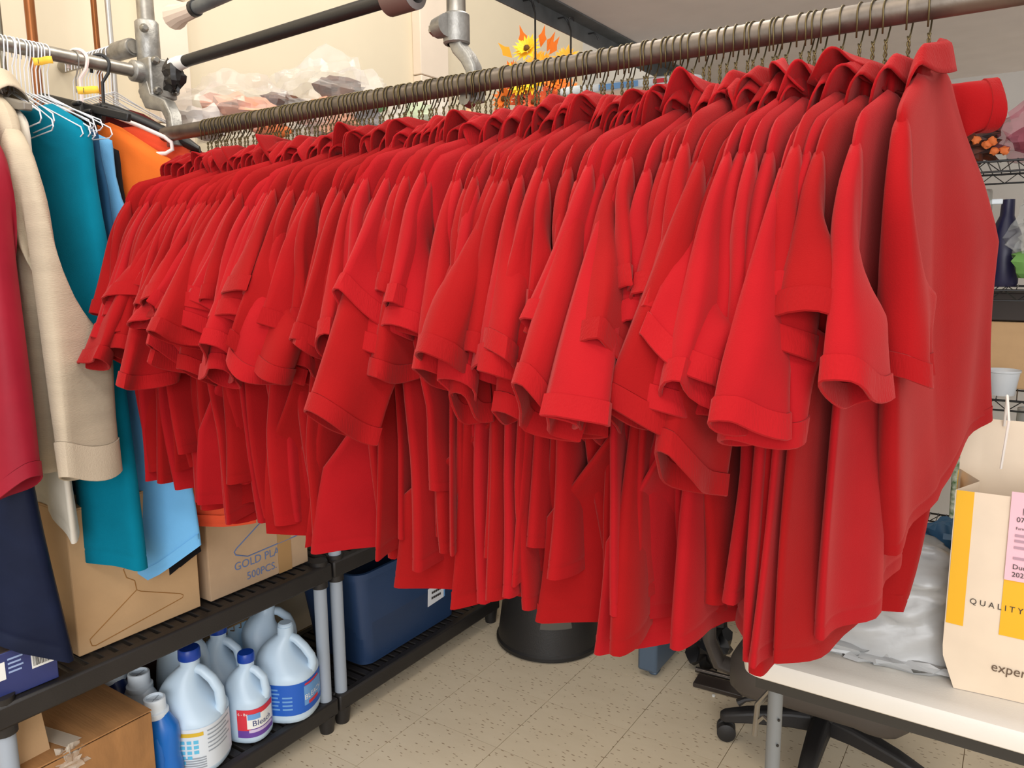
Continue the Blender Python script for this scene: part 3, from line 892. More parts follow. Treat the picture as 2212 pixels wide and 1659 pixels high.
# pinkish white tubular hanger and black shaped hanger
h = thing('tubular_hanger', 'pinkish white tubular plastic hanger in front of the black one', 'hanger', (LX, 1.06, LZ), R(40))
M_TUB = mat('pink_white_plastic', srgb(232, 212, 206), .4)
side_hook(MB(), .0045, -.115, .0225).build('hook', M_TUB, h)
MB().tube([(0, 0, -.112), (.06, 0, -.128), (.13, 0, -.155), (.19, 0, -.182), (.206, 0, -.195), (.207, 0, -.212), (.19, 0, -.222), (.1, 0, -.226), (0, 0, -.228), (-.1, 0, -.226), (-.19, 0, -.222), (-.206, 0, -.205), (-.19, 0, -.182), (-.1, 0, -.143), (0, 0, -.112)], .0052, 10).build('frame', M_TUB, h)
h = thing('shaped_hanger', 'broad black plastic coat hanger with rounded shoulder end', 'hanger', (LX + .0, 1.115, LZ), R(42))
side_hook(MB(), .0042, -.10, .022).build('hook', M_BLK, h)
rings = []
for u in np.linspace(-1, 1, 17):
    x = u * .225
    zc = -.105 - .10 * abs(u) ** 1.2
    wy = .012 + .012 * abs(u) ** 2
    wz = .013 + .004 * abs(u)
    if abs(u) > .97:
        wy *= .5; wz *= .5
    rings.append([(x, wy * math.cos(a), zc + wz * math.sin(a)) for a in np.linspace(0, 2 * PI, 12, endpoint=False)])
MB().loft(rings, True, True, True).build('shoulder', M_BLK, h)
MB().tube([(.20, 0, -.21), (.20, 0, -.245), (.18, 0, -.255), (-.18, 0, -.255), (-.2, 0, -.21)], .0055, 8).build('trouser_bar', M_BLK, h)
h = thing('clip_hanger', 'black clip hangers bundle with metal hook beside the orange shirt', 'hanger', (LX + .0, 1.05, LZ), R(12))
side_hook(MB(), .0018, -.08).build('hook', M_BOLT, h)
MB().box((.02, 0, -.115), (.30, .012, .02), ry=R(14)).build('bar', M_BLK, h, bevel=.003)
for k_, (dx, dz) in enumerate(((.02, -.13), (.045, -.15), (.03, -.17), (.06, -.135))):
    MB().box((dx, -.012 + .008 * k_, dz), (.022, .014, .05), ry=R(-15 + 12 * k_)).tube([(dx - .012, -.02 + .008 * k_, dz + .02), (dx + .012, -.02 + .008 * k_, dz + .02)], .006, 8).build('clip', M_BLK, h, bevel=.002)
lbl = quad('neck_label', mat('green_label', srgb(30, 110, 60), .7), None, (-1.752, 1.01, 1.79), (.25, .95, -.4), (.1, .35, .9), .024, .012)
bpy.data.objects.remove(lbl)

# ------------------------------------------------------------------ plastic shelving
def shelf_tier(parent, x0, x1, y0, y1, z, lip=.055):
    """ribbed plastic tier: deck of slats in a lipped frame; z is the top"""
    f = MB()
    f.b2((x1 - .03, y0, z - lip), (x1, y1, z)).b2((x0, y0, z - lip), (x0 + .03, y1, z))
    f.b2((x0 + .03, y0, z - lip), (x1 - .03, y0 + .03, z)).b2((x0 + .03, y1 - .03, z - lip), (x1 - .03, y1, z))
    t = f.build('shelf', M_SHELF, parent, bevel=.006)
    k_ = 0
    y = y0 + .036
    while y < y1 - .05:
        MB().b2((x0 + .028, y, z - .022), (x1 - .028, y + .026, z - .003)).build('slat', M_SHELF, t, bevel=.002)
        y += .037
    return t
def plastic_unit(name, label, x0, x1, y0, y1, tiers, top):
    u = thing(name, label, 'shelving', ((x0 + x1) / 2, (y0 + y1) / 2, 0))
    ox, oy = (x0 + x1) / 2, (y0 + y1) / 2
    for z in tiers:
        shelf_tier(u, x0 - ox, x1 - ox, y0 - oy, y1 - oy, z)
    for x in (x0 + .035 - ox, x1 - .028 - ox):
        for y in (y0 + .03 - oy, y1 - .03 - oy):
            MB().tube([(x, y, .0), (x, y, .06)], [.022, .03], 16).build('foot', M_SHELF, u)
            zs = list(tiers)
            for za, zb in zip(zs, zs[1:]):
                MB().tube([(x, y, za), (x, y, zb - .05)], .0205, 18).build('post', M_POST, u)
                MB().tube([(x, y, zb - .075), (x, y, zb + .012)], [.026, .027], 18).build('collar', M_SHELF, u)
    return u
plastic_unit('low_shelving', 'low black plastic shelving with grey posts holding boxes and bleach bottles', -2.22, -1.755, .63, 1.595, (.11, .57), .57)
plastic_unit('tall_shelving', 'tall black plastic shelving with grey posts holding the navy tote', -2.22, -1.755, 1.603, 2.515, (.11, .57, 1.03, 1.45, 1.83), 1.83)

# ------------------------------------------------------------------ cardboard boxes
def carton(name, label, x0, x1, y0, y1, z0, h, m_, open_=False, rz=0, closed_top=True):
    cx, cy = (x0 + x1) / 2, (y0 + y1) / 2
    c = thing(name, label, 'box', (cx, cy, z0), rz)
    hx, hy = (x1 - x0) / 2, (y1 - y0) / 2
    t = .004
    b = MB().b2((-hx, -hy, 0), (hx, hy, t))
    b.b2((-hx, -hy, 0), (-hx + t, hy, h)).b2((hx - t, -hy, 0), (hx, hy, h)).b2((-hx + t, -hy, 0), (hx - t, -hy + t, h)).b2((-hx + t, hy - t, 0), (hx - t, hy, h))
    b.build('carton', m_, c, bevel=.002)
    if closed_top:
        MB().b2((-hx, -hy, h), (-.001, hy, h + t)).build('flap', m_, c, bevel=.001)
        MB().b2((.001, -hy, h), (hx, hy, h + t)).build('flap', m_, c, bevel=.001)
    return c, hx, hy
def flat_line(pts, w, material, parent, name):
    """printed outline: a thin ribbon lying on the plane x = const facing +x"""
    return MB().tube(pts, w, 6, flat=1.0, closed=True).build(name, material, parent)
c, hx, hy = carton('cardboard_box', 'large cardboard box printed with a brown hanger outline', -2.17, -1.825, .850, 1.178, .572, .36, M_CARD)
hl = [(hx, -.136, .026), (hx, -.137, .034), (hx, -.024, .106), (hx, -.011, .114), (hx, .0, .106), (hx, .105, .060), (hx, .114, .053), (hx, .112, .046), (hx, -.125, .013), (hx, -.133, .016)]
flat_line(hl, .0013, M_INKBR, c, 'hanger_print')
MB().tube([(hx, -.011, .114), (hx, -.014, .14), (hx, -.034, .155), (hx, -.04, .178), (hx, -.026, .195)], .0013, 6).build('hook_print', M_INKBR, c)
c, hx, hy = carton('cardboard_box', 'cardboard box printed GOLD in blue with a blue hanger outline', -2.17, -1.825, 1.21, 1.56, .572, .38, M_CARD2)
flat_line([(hx, -.086, .108), (hx, -.091, .118), (hx, -.083, .126), (hx, .0, .176), (hx, .03, .18), (hx, .14, .115), (hx, .145, .105), (hx, .135, .098), (hx, -.046, .091)], .0019, M_INKB, c, 'hanger_print')
text('GOLD PLA', .034, M_INKB, c, (hx + .0012, -.095, .062), (0, 1, 0), (0, 0, 1))
text('500PCS.', .032, M_INKB, c, (hx + .0012, -.055, .022), (0, 1, 0), (0, 0, 1))
quad('packing_tape', mat('tan_tape', srgb(176, 138, 92), .35), c, (hx + .0008, .06, 0), (0, 1, 0), (0, 0, 1), .05, .38)
# open carton with tape on the lower tier
c, hx, hy = carton('open_carton', 'brown cardboard carton with torn clear tape under the shelf', -2.12, -1.775, .60, .985, .113, .262, M_CARDD, closed_top=False)
MB().box((0, 0, .268), (.35, .385, .004)).build('flap', M_CARDD, c, bevel=.001)
M_TAPE = mat('clear_tape', srgb(232, 224, 208), .12, alpha=.35)
V, F = blob(9, (hx * .98, -.01, .235), (.018, .05, .045), 20, 14, .5, freq=5)
link_mesh('crumpled_tape', V, F, M_TAPE, c, angle=12)
quad('tape_strip', M_TAPE, c, (-.1, -.06, .2715), (.98, .2, 0), (-.2, .98, 0), .26, .04)
MB().box((hx - .05, -.20, .30), (.008, .34, .16), ry=R(-14), rz=R(3)).build('flap', M_CARD, c, bevel=.001)

# small dark blue carton
c = thing('detergent_carton', 'small dark blue printed carton with a barcode at the left edge', 'box', (-1.85, .715, .572), R(-2))
M_DKB = mat('dark_blue_card', srgb(44, 54, 110), .45, noise=.1, nscale=20)
M_DKG = mat('dark_brown_card', srgb(52, 44, 48), .4)
MB().b2((-.075, -.065, 0), (.075, .065, .105)).build('carton', M_DKB, c, bevel=.002)
MB().b2((-.075, -.064, .105), (.074, .064, .107)).build('top_panel', M_DKG, c)
MB().box((-.078, 0, .115), (.004, .13, .035), ry=R(-12)).build('open_flap', mat('pale_card', srgb(214, 206, 192), .7), c, bevel=.001)
text('Downy', .04, M_INKW, c, (.052, -.048, .1078), (-.82, .55, 0), (-.55, -.82, 0), shear=.2)
text('UNSTOPABLES', .0165, M_INKW, c, (.066, -.012, .1078), (-.82, .55, 0), (-.55, -.82, 0))
V = [(.02 * math.cos(a) * (1 + .5 * math.cos(2 * a)) - .03, .03 * math.sin(a) + .035, .1078) for a in np.linspace(0, 2 * PI, 24, endpoint=False)]
link_mesh('swirl_print', V, [tuple(range(24))], mat('teal_swirl', srgb(70, 130, 120), .5), c, smooth=False)
quad('barcode_panel', M_INKW, c, (.0752, .012, .045), (0, 1, 0), (0, 0, 1), .045, .04)
rb = random.Random(2)
yy = .015
while yy < .053:
    w = rb.choice([.0006, .001, .0016])
    quad('bar', M_INKK, c, (.0761, yy, .05), (0, 1, 0), (0, 0, 1), w, .031, .0002)
    yy += w + rb.choice([.0008, .0013])
quad('care_panel', M_INKW, c, (.0752, -.058, .045), (0, 1, 0), (0, 0, 1), .018, .04)
for k_ in range(4):
    quad('text_line', mat('pale_blue_print', srgb(150, 170, 210), .6), c, (.0752, -.034, .085 - k_ * .010), (0, 1, 0), (0, 0, 1), .03 - .004 * (k_ % 2), .004)

# ------------------------------------------------------------------ bleach jugs on the lower tier
def jug(name, label, loc, rz, s, capm, m_=None, label_fn=None, cap=True, square=2.6, hgt=.28, rad=.078):
    """round jug with a swept handle loop; the handle lies towards local +x"""
    m_ = m_ or M_JUG
    j = thing(name, label, 'bottle', loc, rz)
    j.scale = (s, s, s)
    H_ = hgt
    prof = [(rad * .86, 0), (rad * .97, .006), (rad, .018), (rad, .13), (rad * .985, .142)]
    body = MB()
    n = 28
    rings = []
    def ring(r, z, dx=0.0):
        out = []
        for k_ in range(n):
            a = 2 * PI * k_ / n
            ca, sa = math.cos(a), math.sin(a)
            q = (abs(ca) ** square + abs(sa) ** square) ** (-1 / square)
            out.append((dx + r * ca * q, r * sa * q, z))
        return out
    for r, z in prof:
        rings.append(ring(r, z))
    for t in np.linspace(.08, 1, 12):
        r = rad * .985 + (.022 - rad * .985) * (t ** 1.0)
        z = .142 + (H_ - .142 - .025) * t ** .92
        # the handle side is scooped away
        rg_ = []
        for x, y, z_ in ring(r, z, -rad * .30 * math.sin(PI * min(1, t)) ** 1):
            rg_.append((x, y, z_))
        rings.append(rg_)
    rings.append(ring(.022, H_))
    body.loft(rings, True, True, True)
    body.build('jug_body', m_, j, angle=50)
    hp = [(.004, 0, H_ - .03), (.032, 0, H_ - .040), (.056, 0, H_ - .062), (rad * .90, 0, H_ - .09), (rad * .94, 0, max(.16, H_ - .125)), (rad * .85, 0, .138)]
    MB().tube(hp, [.012, .0125, .0125, .0125, .013, .016], 12, flat=1.15).build('handle', m_, j)
    if cap:
        mb = MB().lathe([(.0, 0), (.027, 0), (.0275, .004), (.0265, .024), (.024, .028), (0, .028)], 24, (0, 0, H_ - .008))
        cp = mb.build('cap', capm, j, angle=35)
    else:
        MB().lathe([(.021, 0), (.0215, .012), (.018, .016)], 20, (0, 0, H_ - .006)).build('neck', m_, j)
    if label_fn:
        label_fn(j, rad)
    return j
def wrap_patch(parent, material, rad, a0, a1, z0, z1, name='label', off=.0008, square=2.6):
    V = []
    n = 18
    for z in (z0, z1):
        for k_ in range(n + 1):
            a = a0 + (a1 - a0) * k_ / n
            ca, sa = math.cos(a), math.sin(a)
            q = (abs(ca) ** square + abs(sa) ** square) ** (-1 / square)
            V.append(((rad + off) * ca * q, (rad + off) * sa * q, z))
    F = [(k_, k_ + 1, n + 2 + k_, n + 1 + k_) for k_ in range(n)]
    return link_mesh(name, V, F, material, parent)
def wrap_text(parent, body, size, material, rad, a0, z0, sxy=(1, 1), square=2.6, off=.0018):
    V, F = text_mesh(body, size)
    out = []
    for x, y, z in V:
        a = a0 + x * sxy[0] / rad
        ca, sa = math.cos(a), math.sin(a)
        q = (abs(ca) ** square + abs(sa) ** square) ** (-1 / square)
        out.append(((rad + off) * ca * q, (rad + off) * sa * q, z0 + y * sxy[1]))
    return link_mesh('lettering', out, F, material, parent, smooth=False)
M_LBLA = mat('pale_label', srgb(216, 224, 232), .5)
M_CYAN = mat('cyan_print', srgb(96, 188, 224), .6)
M_GOLD = mat('gold_print', srgb(214, 178, 50), .6)
M_GREYP = mat('grey_print', srgb(150, 158, 168), .7)
M_REDP = mat('red_print', srgb(214, 50, 64), .6)
M_PURP = mat('purple_print', srgb(104, 66, 156), .6)
M_BLUEP = mat('label_blue', srgb(28, 92, 190), .5)
M_LBLUEP = mat('label_light_blue', srgb(108, 160, 216), .5)
FRONT = R(-33)      # direction in which the labels look (towards the aisle and the camera)
def label_a(j, r):
    wrap_patch(j, M_LBLA, r, R(-105), R(25), .02, .132)
    wrap_patch(j, M_GOLD, r, R(-100), R(-48), .112, .122, 'gold_band', .0014)
    for k_ in range(5):
        for q in range(4):
            if q + k_ > 5:
                continue
            a = R(-97 + q * 11)
            z = .102 - k_ * .0135
            wrap_patch(j, M_CYAN, r, a, a + R(7.5), z - .009, z, 'check_print', .0014)
    for k_ in range(6):
        wrap_patch(j, M_GREYP, r, R(-42), R(-42 + (46 if k_ % 2 else 56)), .118 - k_ * .011, .1215 - k_ * .011, 'text_line', .0014)
    for k_ in range(5):
        wrap_patch(j, M_GREYP, r, R(-100), R(-46), .026 + k_ * .0065, .0295 + k_ * .0065, 'text_line', .0014)
def label_b(j, r):
    wrap_patch(j, M_PURP, r, R(-95), R(20), .025, .12)
    wrap_patch(j, M_REDP, r, R(-95), R(20), .098, .12, 'red_band', .0012)
    wrap_patch(j, M_REDP, r, R(-95), R(-60), .05, .1, 'red_corner', .0013)
    wrap_patch(j, M_INKW, r, R(-68), R(16), .055, .102, 'white_panel', .0016)
    wrap_patch(j, M_LBLUEP, r, R(-66), R(-34), .086, .105, 'oval_badge', .002)
    wrap_text(j, 'Bleach', .026, mat('navy_print', srgb(40, 52, 110), .6), r, R(-56), .064, off=.0024)
    wrap_patch(j, mat('lilac_print', srgb(206, 190, 220), .6), r, R(-64), R(12), .042, .052, 'lilac_band', .0018)
    wrap_text(j, '6 - 8x', .013, M_INKW, r, R(-92), .102, off=.0024)
def label_c(j, r):
    wrap_patch(j, M_BLUEP, r, R(-120), R(30), .03, .125)
    for k_ in range(6):
        wrap_patch(j, M_LBLUEP, r, R(-108), R(-84 + 3 * (k_ % 2)), .108 - k_ * .012, .113 - k_ * .012, 'text_line', .0014)
    for k_ in range(4):
        wrap_patch(j, M_LBLUEP, r, R(-76), R(-58), .084 - k_ * .012, .089 - k_ * .012, 'text_line', .0014)
    wrap_patch(j, M_LBLUEP, r, R(-36), R(24), .05, .11, 'light_panel', .0012)
    wrap_patch(j, M_REDP, r, R(-34), R(10), .112, .118, 'red_band', .0015)
    wrap_text(j, 'BLEACH', .022, M_INKW, r, R(-36), .068, off=.002)
    wrap_patch(j, M_REDP, r, R(-26), R(6), .05, .06, 'red_band', .0018)
HB = R(62)          # handles point along the shelf, away from the camera
jug('bleach_jug', 'bleach jug with gold band and blue checked label, blue cap', (-1.862, 1.155, .113), R(28), 1.10, M_BCAP, label_fn=label_a, hgt=.288, rad=.08)
jug('bleach_jug', 'smaller bleach jug lettered Bleach on a red and purple label', (-1.835, 1.317, .113), R(24), .92, M_BCAP, label_fn=label_b, hgt=.262, rad=.066)
jug('bleach_jug', 'open-necked white jug with a wide blue bleach label', (-1.835, 1.465, .113), R(24), 1.05, M_BCAP, label_fn=label_c, cap=False, hgt=.268, rad=.085)
jug('bleach_jug', 'blue-capped white jug standing behind the gold-banded one', (-1.99, 1.335, .113), R(30), 1.0, M_BCAP, hgt=.28, rad=.07)
jug('bleach_jug', 'uncapped bluish jug behind the blue-labelled jug', (-1.99, 1.52, .113), R(60), 1.1, M_BCAP, cap=False, hgt=.275, rad=.075)
jug('bleach_jug', 'pale jug at the back of the lower shelf, only its shoulder showing', (-2.06, 1.27, .113), R(10), 1.12, M_BCAP, cap=False, hgt=.28, rad=.075)
# detergent bottles with white dosing caps
def detergent(label, loc, s, m_, rz=0):
    d = thing('detergent_bottle', label, 'bottle', loc, rz)
    d.scale = (s, s, s)
    pr = [(.05, 0), (.055, .006), (.056, .06), (.05, .10), (.054, .15), (.05, .185), (.036, .21), (.03, .222)]
    MB().lathe(pr, 26, sx=1.15, sy=.75, sq=2.4).build('bottle', m_, d, angle=60)
    MB().lathe([(.022, .03), (.03, .06), (.033, .1), (.028, .14), (.02, .165)], 18, (.012, -.032, 0), sx=.7, sy=.4).build('grip', m_, d)
    cap = MB().lathe([(.033, .212), (.035, .216), (.035, .228), (.029, .231), (.0285, .262), (.0275, .265), (.024, .266), (.024, .258), (0, .258)], 30).build('cap', M_WHITE, d, angle=30)
    MB().box((0, 0, .2585), (.046, .0012, .0015)).box((0, 0, .2585), (.0012, .046, .0015)).build('cross_mark', M_GREYP, cap)
    return d
detergent('blue detergent bottle with a white cap beside the brown carton', (-1.845, 1.035, .113), .96, M_TIDE, R(30))
detergent('white-capped detergent bottle behind the brown carton', (-1.985, 1.075, .113), 1.0, M_WHITE, R(20))
detergent('dark blue detergent bottle, its white cap just under the shelf', (-2.07, 1.045, .113), 1.08, mat('dark_blue_bottle', srgb(22, 42, 96), .35), 0)
# tipped clear jug at the back
tj = thing('clear_jug', 'clear plastic jar with a red band lying on its side', 'jar', (-2.06, 1.53, .19))
tj.rotation_euler = (R(60), R(70), 0)
MB().lathe([(.03, -.1), (.075, -.09), (.078, .03), (.06, .06), (.05, .075)], 26).build('jar', mat('clear_plastic', srgb(206, 214, 218), .2, alpha=.55), tj)
MB().lathe([(.0785, -.03), (.0792, -.028), (.0792, -.012), (.0785, -.01)], 26, caps=False).build('red_band', M_REDP, tj)
jug('water_jug', 'bluish jug half hidden under the shelf by the grey post', (-2.13, 1.50, .113), R(70), 1.25, M_BCAP, m_=M_JUGT, cap=False)
rkk = thing('wire_basket', 'tan wire basket at the back of the lower shelf', 'basket', (-2.17, 1.45, .30))
for k_ in range(10):
    MB().tube([(0, -.12 + k_ * .026, .0), (.12, -.12 + k_ * .026, .03), (.12, -.12 + k_ * .026, .05)], .0018, 5).build('wire', mat('tan_wire', srgb(150, 122, 84), .5, .3), rkk)
MB().tube([(.12, -.13, .05), (.12, .13, .05)], .004, 6).tube([(0, -.13, 0), (0, .13, 0)], .003, 6).build('rim', mat('tan_wire', srgb(150, 122, 84)), rkk)
bx = tag(MB().b2((-2.20, 1.0, .113), (-2.15, 1.35, .36)).build('panel_board', mat('dark_brown_board', srgb(74, 42, 30), .6), bevel=.002), 'dark brown board leaning at the back of the lower shelf', 'board')

# ------------------------------------------------------------------ navy tote and things on the tall shelving
t = thing('storage_tote', 'open navy blue plastic tote with a white printed label', 'tote', (-1.95, 2.035, .113))
def rrect(hx, hy, r, z, n=6):
    out = []
    for cx, cy, a0 in ((hx - r, hy - r, 0), (-hx + r, hy - r, 90), (-hx + r, -hy + r, 180), (hx - r, -hy + r, 270)):
        for k_ in range(n + 1):
            a = R(a0 + 90 * k_ / n)
            out.append((cx + r * math.cos(a), cy + r * math.sin(a), z))
    return out
MB().loft([rrect(.13, .25, .04, .004), rrect(.137, .257, .045, .0), rrect(.137, .257, .045, .012), rrect(.165, .305, .05, .345), rrect(.165, .305, .05, .35)][1:], True, True, False).build('tub', M_TOTE, t, angle=60)
MB().loft([rrect(.165, .305, .05, .33), rrect(.178, .318, .055, .335), rrect(.18, .32, .055, .358), rrect(.172, .312, .052, .36), rrect(.162, .302, .048, .355), rrect(.14, .26, .05, .015)], True, False, True).build('rim', M_TOTE, t, angle=60)
lab = quad('printed_label', mat('paper_label', srgb(226, 230, 236), .6), t, (.1462, .07, .095), (0, .985, .06), (.084, -.05, .98), .10, .075)
quad('label_edge', M_LBLUEP, lab, (.1464, .165, .101), (0, .985, .06), (.084, -.05, .98), .008, .075)
for k_ in range(2):
    for q in range(5):
        quad('text_dash', M_INKK, lab, (.1531 - .0018 * k_, .088 + q * .0115, .142 - k_ * .022), (0, .985, .06), (.084, -.05, .98), .009, .009)
c, hx, hy = carton('cardboard_box', 'narrow pale cardboard box at the far end of the tote', -2.1, -1.80, 2.375, 2.50, .113, .30, M_CARD)
V, F = blob(31, (0, 0, .05), (.09, .10, .05), 22, 12, .35, flatbase=.05, freq=3.5)
o = link_mesh('white_cloth', V, F, F_WHITE, None, angle=60, loc=(-1.86, 1.76, .572)); tag(o, 'crumpled white cloth on the shelf above the navy tote', 'cloth')
M_CLEAR = mat('clear_film', srgb(240, 236, 232), .07, alpha=.22, bump=1.0, bscale=24, spec=1.0)
V, F = blob(33, (0, 0, .07), (.07, .07, .09), 20, 14, .4, flatbase=.07, freq=4)
o = link_mesh('plastic_bag', V, F, M_CLEAR, None, angle=20, loc=(-1.86, 2.30, .572)); tag(o, 'clear plastic bag on the shelf above the tote', 'bag')
V, F = blob(34, (0, 0, .06), (.05, .06, .07), 20, 14, .3, flatbase=.06, freq=4)
o = link_mesh('plastic_jar', V, F, M_CLEAR, None, angle=20, loc=(-1.90, 1.655, .572)); tag(o, 'small clear plastic bundle beside the grey shelf post', 'bag')

# wrapped decorations on top of the tall shelving
def film_bag(label, loc, size, seed, contents, base):
    w = thing('plastic_bag', label, 'bag', loc)
    V, F = blob(seed, (0, 0, base), size, 44, 28, .22, flatbase=base, freq=3.2, sharp=.8)
    link_mesh('film', V, F, M_CLEAR, w, angle=16)
    for k_, (nm, c_, s_, m_) in enumerate(contents):
        V, F = blob(seed + 40 + k_, c_, s_, 18, 12, .3, freq=3)
        link_mesh(nm, V, F, m_, w, angle=40)
    return w
M_CON = [mat('brown_contents', srgb(96, 58, 36), .8, noise=.5, nscale=30), mat('grey_contents', srgb(92, 88, 92), .7), mat('peach_contents', srgb(220, 158, 128), .8),
         mat('green_contents', srgb(110, 196, 96), .7), mat('orange_contents', srgb(226, 120, 60), .7), mat('white_contents', srgb(232, 224, 216), .8)]
film_bag('clear plastic bag of wrapped decorations on the shelf top, bulging highest', (-1.99, 1.93, 1.835), (.20, .27, .19), 50,
         [('brown_bundle', (-.0, .02, .24), (.07, .12, .05), M_CON[0]), ('grey_bundle', (.04, .08, .14), (.08, .10, .06), M_CON[1]), ('peach_bundle', (.06, -.10, .13), (.09, .12, .07), M_CON[2]), ('green_piece', (.0, .2, .23), (.04, .03, .03), M_CON[3])], .17)
film_bag('long low clear plastic bag of peach wrapped bundles over the rail', (-1.97, 1.55, 1.835), (.19, .26, .12), 60,
         [('peach_bundle', (.05, -.05, .10), (.10, .14, .05), M_CON[2]), ('brown_bundle', (.06, .08, .15), (.05, .09, .02), M_CON[0]), ('white_bundle', (.0, -.16, .06), (.1, .08, .05), M_CON[5]), ('orange_piece', (.1, .0, .05), (.04, .07, .03), M_CON[4])], .10)
film_bag('small clear plastic bag with pale straw at the shelf end', (-1.95, 2.32, 1.835), (.15, .13, .17), 70,
         [('green_bundle', (.0, -.02, .2), (.08, .07, .06), mat('pale_green', srgb(190, 206, 170), .8)), ('orange_piece', (.06, .06, .1), (.05, .05, .05), M_CON[4])], .15)
st = thing('straw_tuft', 'tuft of pale straw and orange ribbon at the bag end', 'decoration', (-1.85, 2.43, 1.99))
rg2 = random.Random(8)
sm_ = MB()
for k_ in range(60):
    d = Vector((rg2.uniform(-.3, .8), rg2.uniform(-.5, 1), rg2.uniform(-.1, 1.1))).normalized() * rg2.uniform(.06, .14)
    sm_.tube([(0, 0, 0), d * .6 + Vector((0, 0, .01)), d], [.0018, .0014, .0006], 4)
so_ = sm_.build('straw', mat('pale_straw', srgb(228, 222, 190), .6), st); so_['kind'] = 'stuff'
V, F = blob(72, (.02, .05, .03), (.05, .05, .06), 14, 10, .4)
link_mesh('orange_ribbon', V, F, mat('peach_ribbon', srgb(240, 176, 120), .6), st, angle=30)

# ------------------------------------------------------------------ storage behind: third shelving with tote, flowers
plastic_unit('back_shelving', 'black plastic shelving along the back mostly hidden by red shirts', -2.04, -1.05, 2.80, 3.30, (.57, 1.03, 1.45, 1.83), 1.83)
for o in list(bpy.data.objects):
    if o.parent and o.parent.name == 'back_shelving' and o.name.startswith('foot'):
        o.scale = (1, 1, 9.5)
t = thing('storage_tote', 'tan plastic tote with a white lid behind the rail, near flowers', 'tote', (-1.41, 3.06, 1.832), R(8))
M_TAN = mat('tan_tote', srgb(216, 190, 172), .5)
MB().loft([rrect(.24, .15, .04, .0), rrect(.25, .16, .04, .01), rrect(.285, .185, .05, .34)], True, True, True).build('tub', M_TAN, t, angle=60)
MB().loft([rrect(.29, .19, .05, .335), rrect(.295, .195, .05, .34), rrect(.295, .195, .05, .362), rrect(.28, .18, .05, .37)], True, True, True).build('lid', M_WHITE, t, angle=60)
quad('blue_sticker', M_LBLUEP, t, (-.10, -.199, .338), (1, 0, 0), (0, 0, 1), .16, .022)
quad('red_sticker', M_REDP, t, (.12, -.199, .342), (1, 0, 0), (0, 0, 1), .05, .016)
bk = thing('flower_arrangement', 'basket of yellow and orange silk autumn flowers behind the rail', 'flowers', (-1.86, 2.94, 1.832))
MB().lathe([(.07, 0), (.085, .01), (.12, .26), (.115, .262), (.08, .02)], 22, caps=False).build('basket', mat('brown_basket', srgb(120, 76, 44), .8, bump=.6, bscale=90), bk)
M_PET = [mat('yellow_petal', srgb(250, 204, 40), .6), mat('orange_petal', srgb(240, 124, 34), .6), mat('amber_petal', srgb(248, 176, 40), .6), mat('rust_petal', srgb(206, 78, 30), .6)]
M_CTR = mat('flower_centre', srgb(96, 66, 24), .9)
rg3 = random.Random(15)
def flower(parent, c, d, r, m_, npet=14, layers=2):
    d = Vector(d).normalized()
    u = d.orthogonal().normalized()
    w = d.cross(u)
    mb = MB()
    for ly in range(layers):
        for k_ in range(npet):
            a = 2 * PI * (k_ + .5 * ly) / npet + rg3.uniform(-.1, .1)
            e = u * math.cos(a) + w * math.sin(a)
            t_ = w * math.cos(a) - u * math.sin(a)
            lift = (.15 + .45 * ly)
            rr_ = r * rg3.uniform(.85, 1.1) * (1 - .15 * ly)
            p0 = Vector(c)
            pts = [p0 + e * rr_ * .1, p0 + e * rr_ * .5 + d * rr_ * lift * .5, p0 + e * rr_ * (1 - .15 * lift) + d * rr_ * lift * .9]
            wd = rr_ * .16
            mb.add([pts[0], pts[1] + t_ * wd, pts[2], pts[1] - t_ * wd, pts[1] - d * .002], [(0, 1, 2, 4), (0, 4, 2, 3)])
    f = mb.build('flower', m_, parent, smooth=False)
    V, F = blob(3, Vector(c) + d * r * .12, (r * .22, r * .22, r * .2), 10, 6, .1)
    link_mesh('flower_centre', V, F, M_CTR, f)
cs = [((.05, -.10, .37), 0), ((.10, -.06, .31), 2), ((-.02, -.12, .27), 0), ((.09, -.12, .23), 0), ((.15, -.05, .24), 1), ((.03, -.10, .17), 3), ((.15, -.09, .16), 3), ((-.08, -.08, .19), 1), ((-.06, -.06, .30), 1), ((.18, .0, .33), 2), ((.0, .05, .36), 2), ((-.1, .02, .25), 3), ((.10, -.13, .15), 3), ((.2, -.04, .19), 1), ((.04, -.14, .22), 0)]
for c_, mi in cs:
    c_ = (c_[0], c_[1], c_[2] + .17)
    flower(bk, c_, (c_[0] * 2 + .05, -1 + c_[1], .35 + (c_[2] - .37) * 2), rg3.uniform(.052, .068), M_PET[mi])
for k_ in range(9):
    a = rg3.uniform(0, 6.28)
    c_ = Vector((.04 + .13 * math.cos(a), -.07, .42 + .14 * math.sin(a)))
    e = Vector((math.cos(a), -.3, math.sin(a))).normalized()
    t_ = Vector((-math.sin(a), 0, math.cos(a)))
    mb = MB().add([c_, c_ + e * .04 + t_ * .022, c_ + e * .055 + t_ * .01, c_ + e * .09, c_ + e * .055 - t_ * .01, c_ + e * .04 - t_ * .022], [(0, 1, 2, 3), (0, 3, 4, 5)])
    mb.build('leaf', M_PET[k_ % 2 + 1], bk, smooth=False)
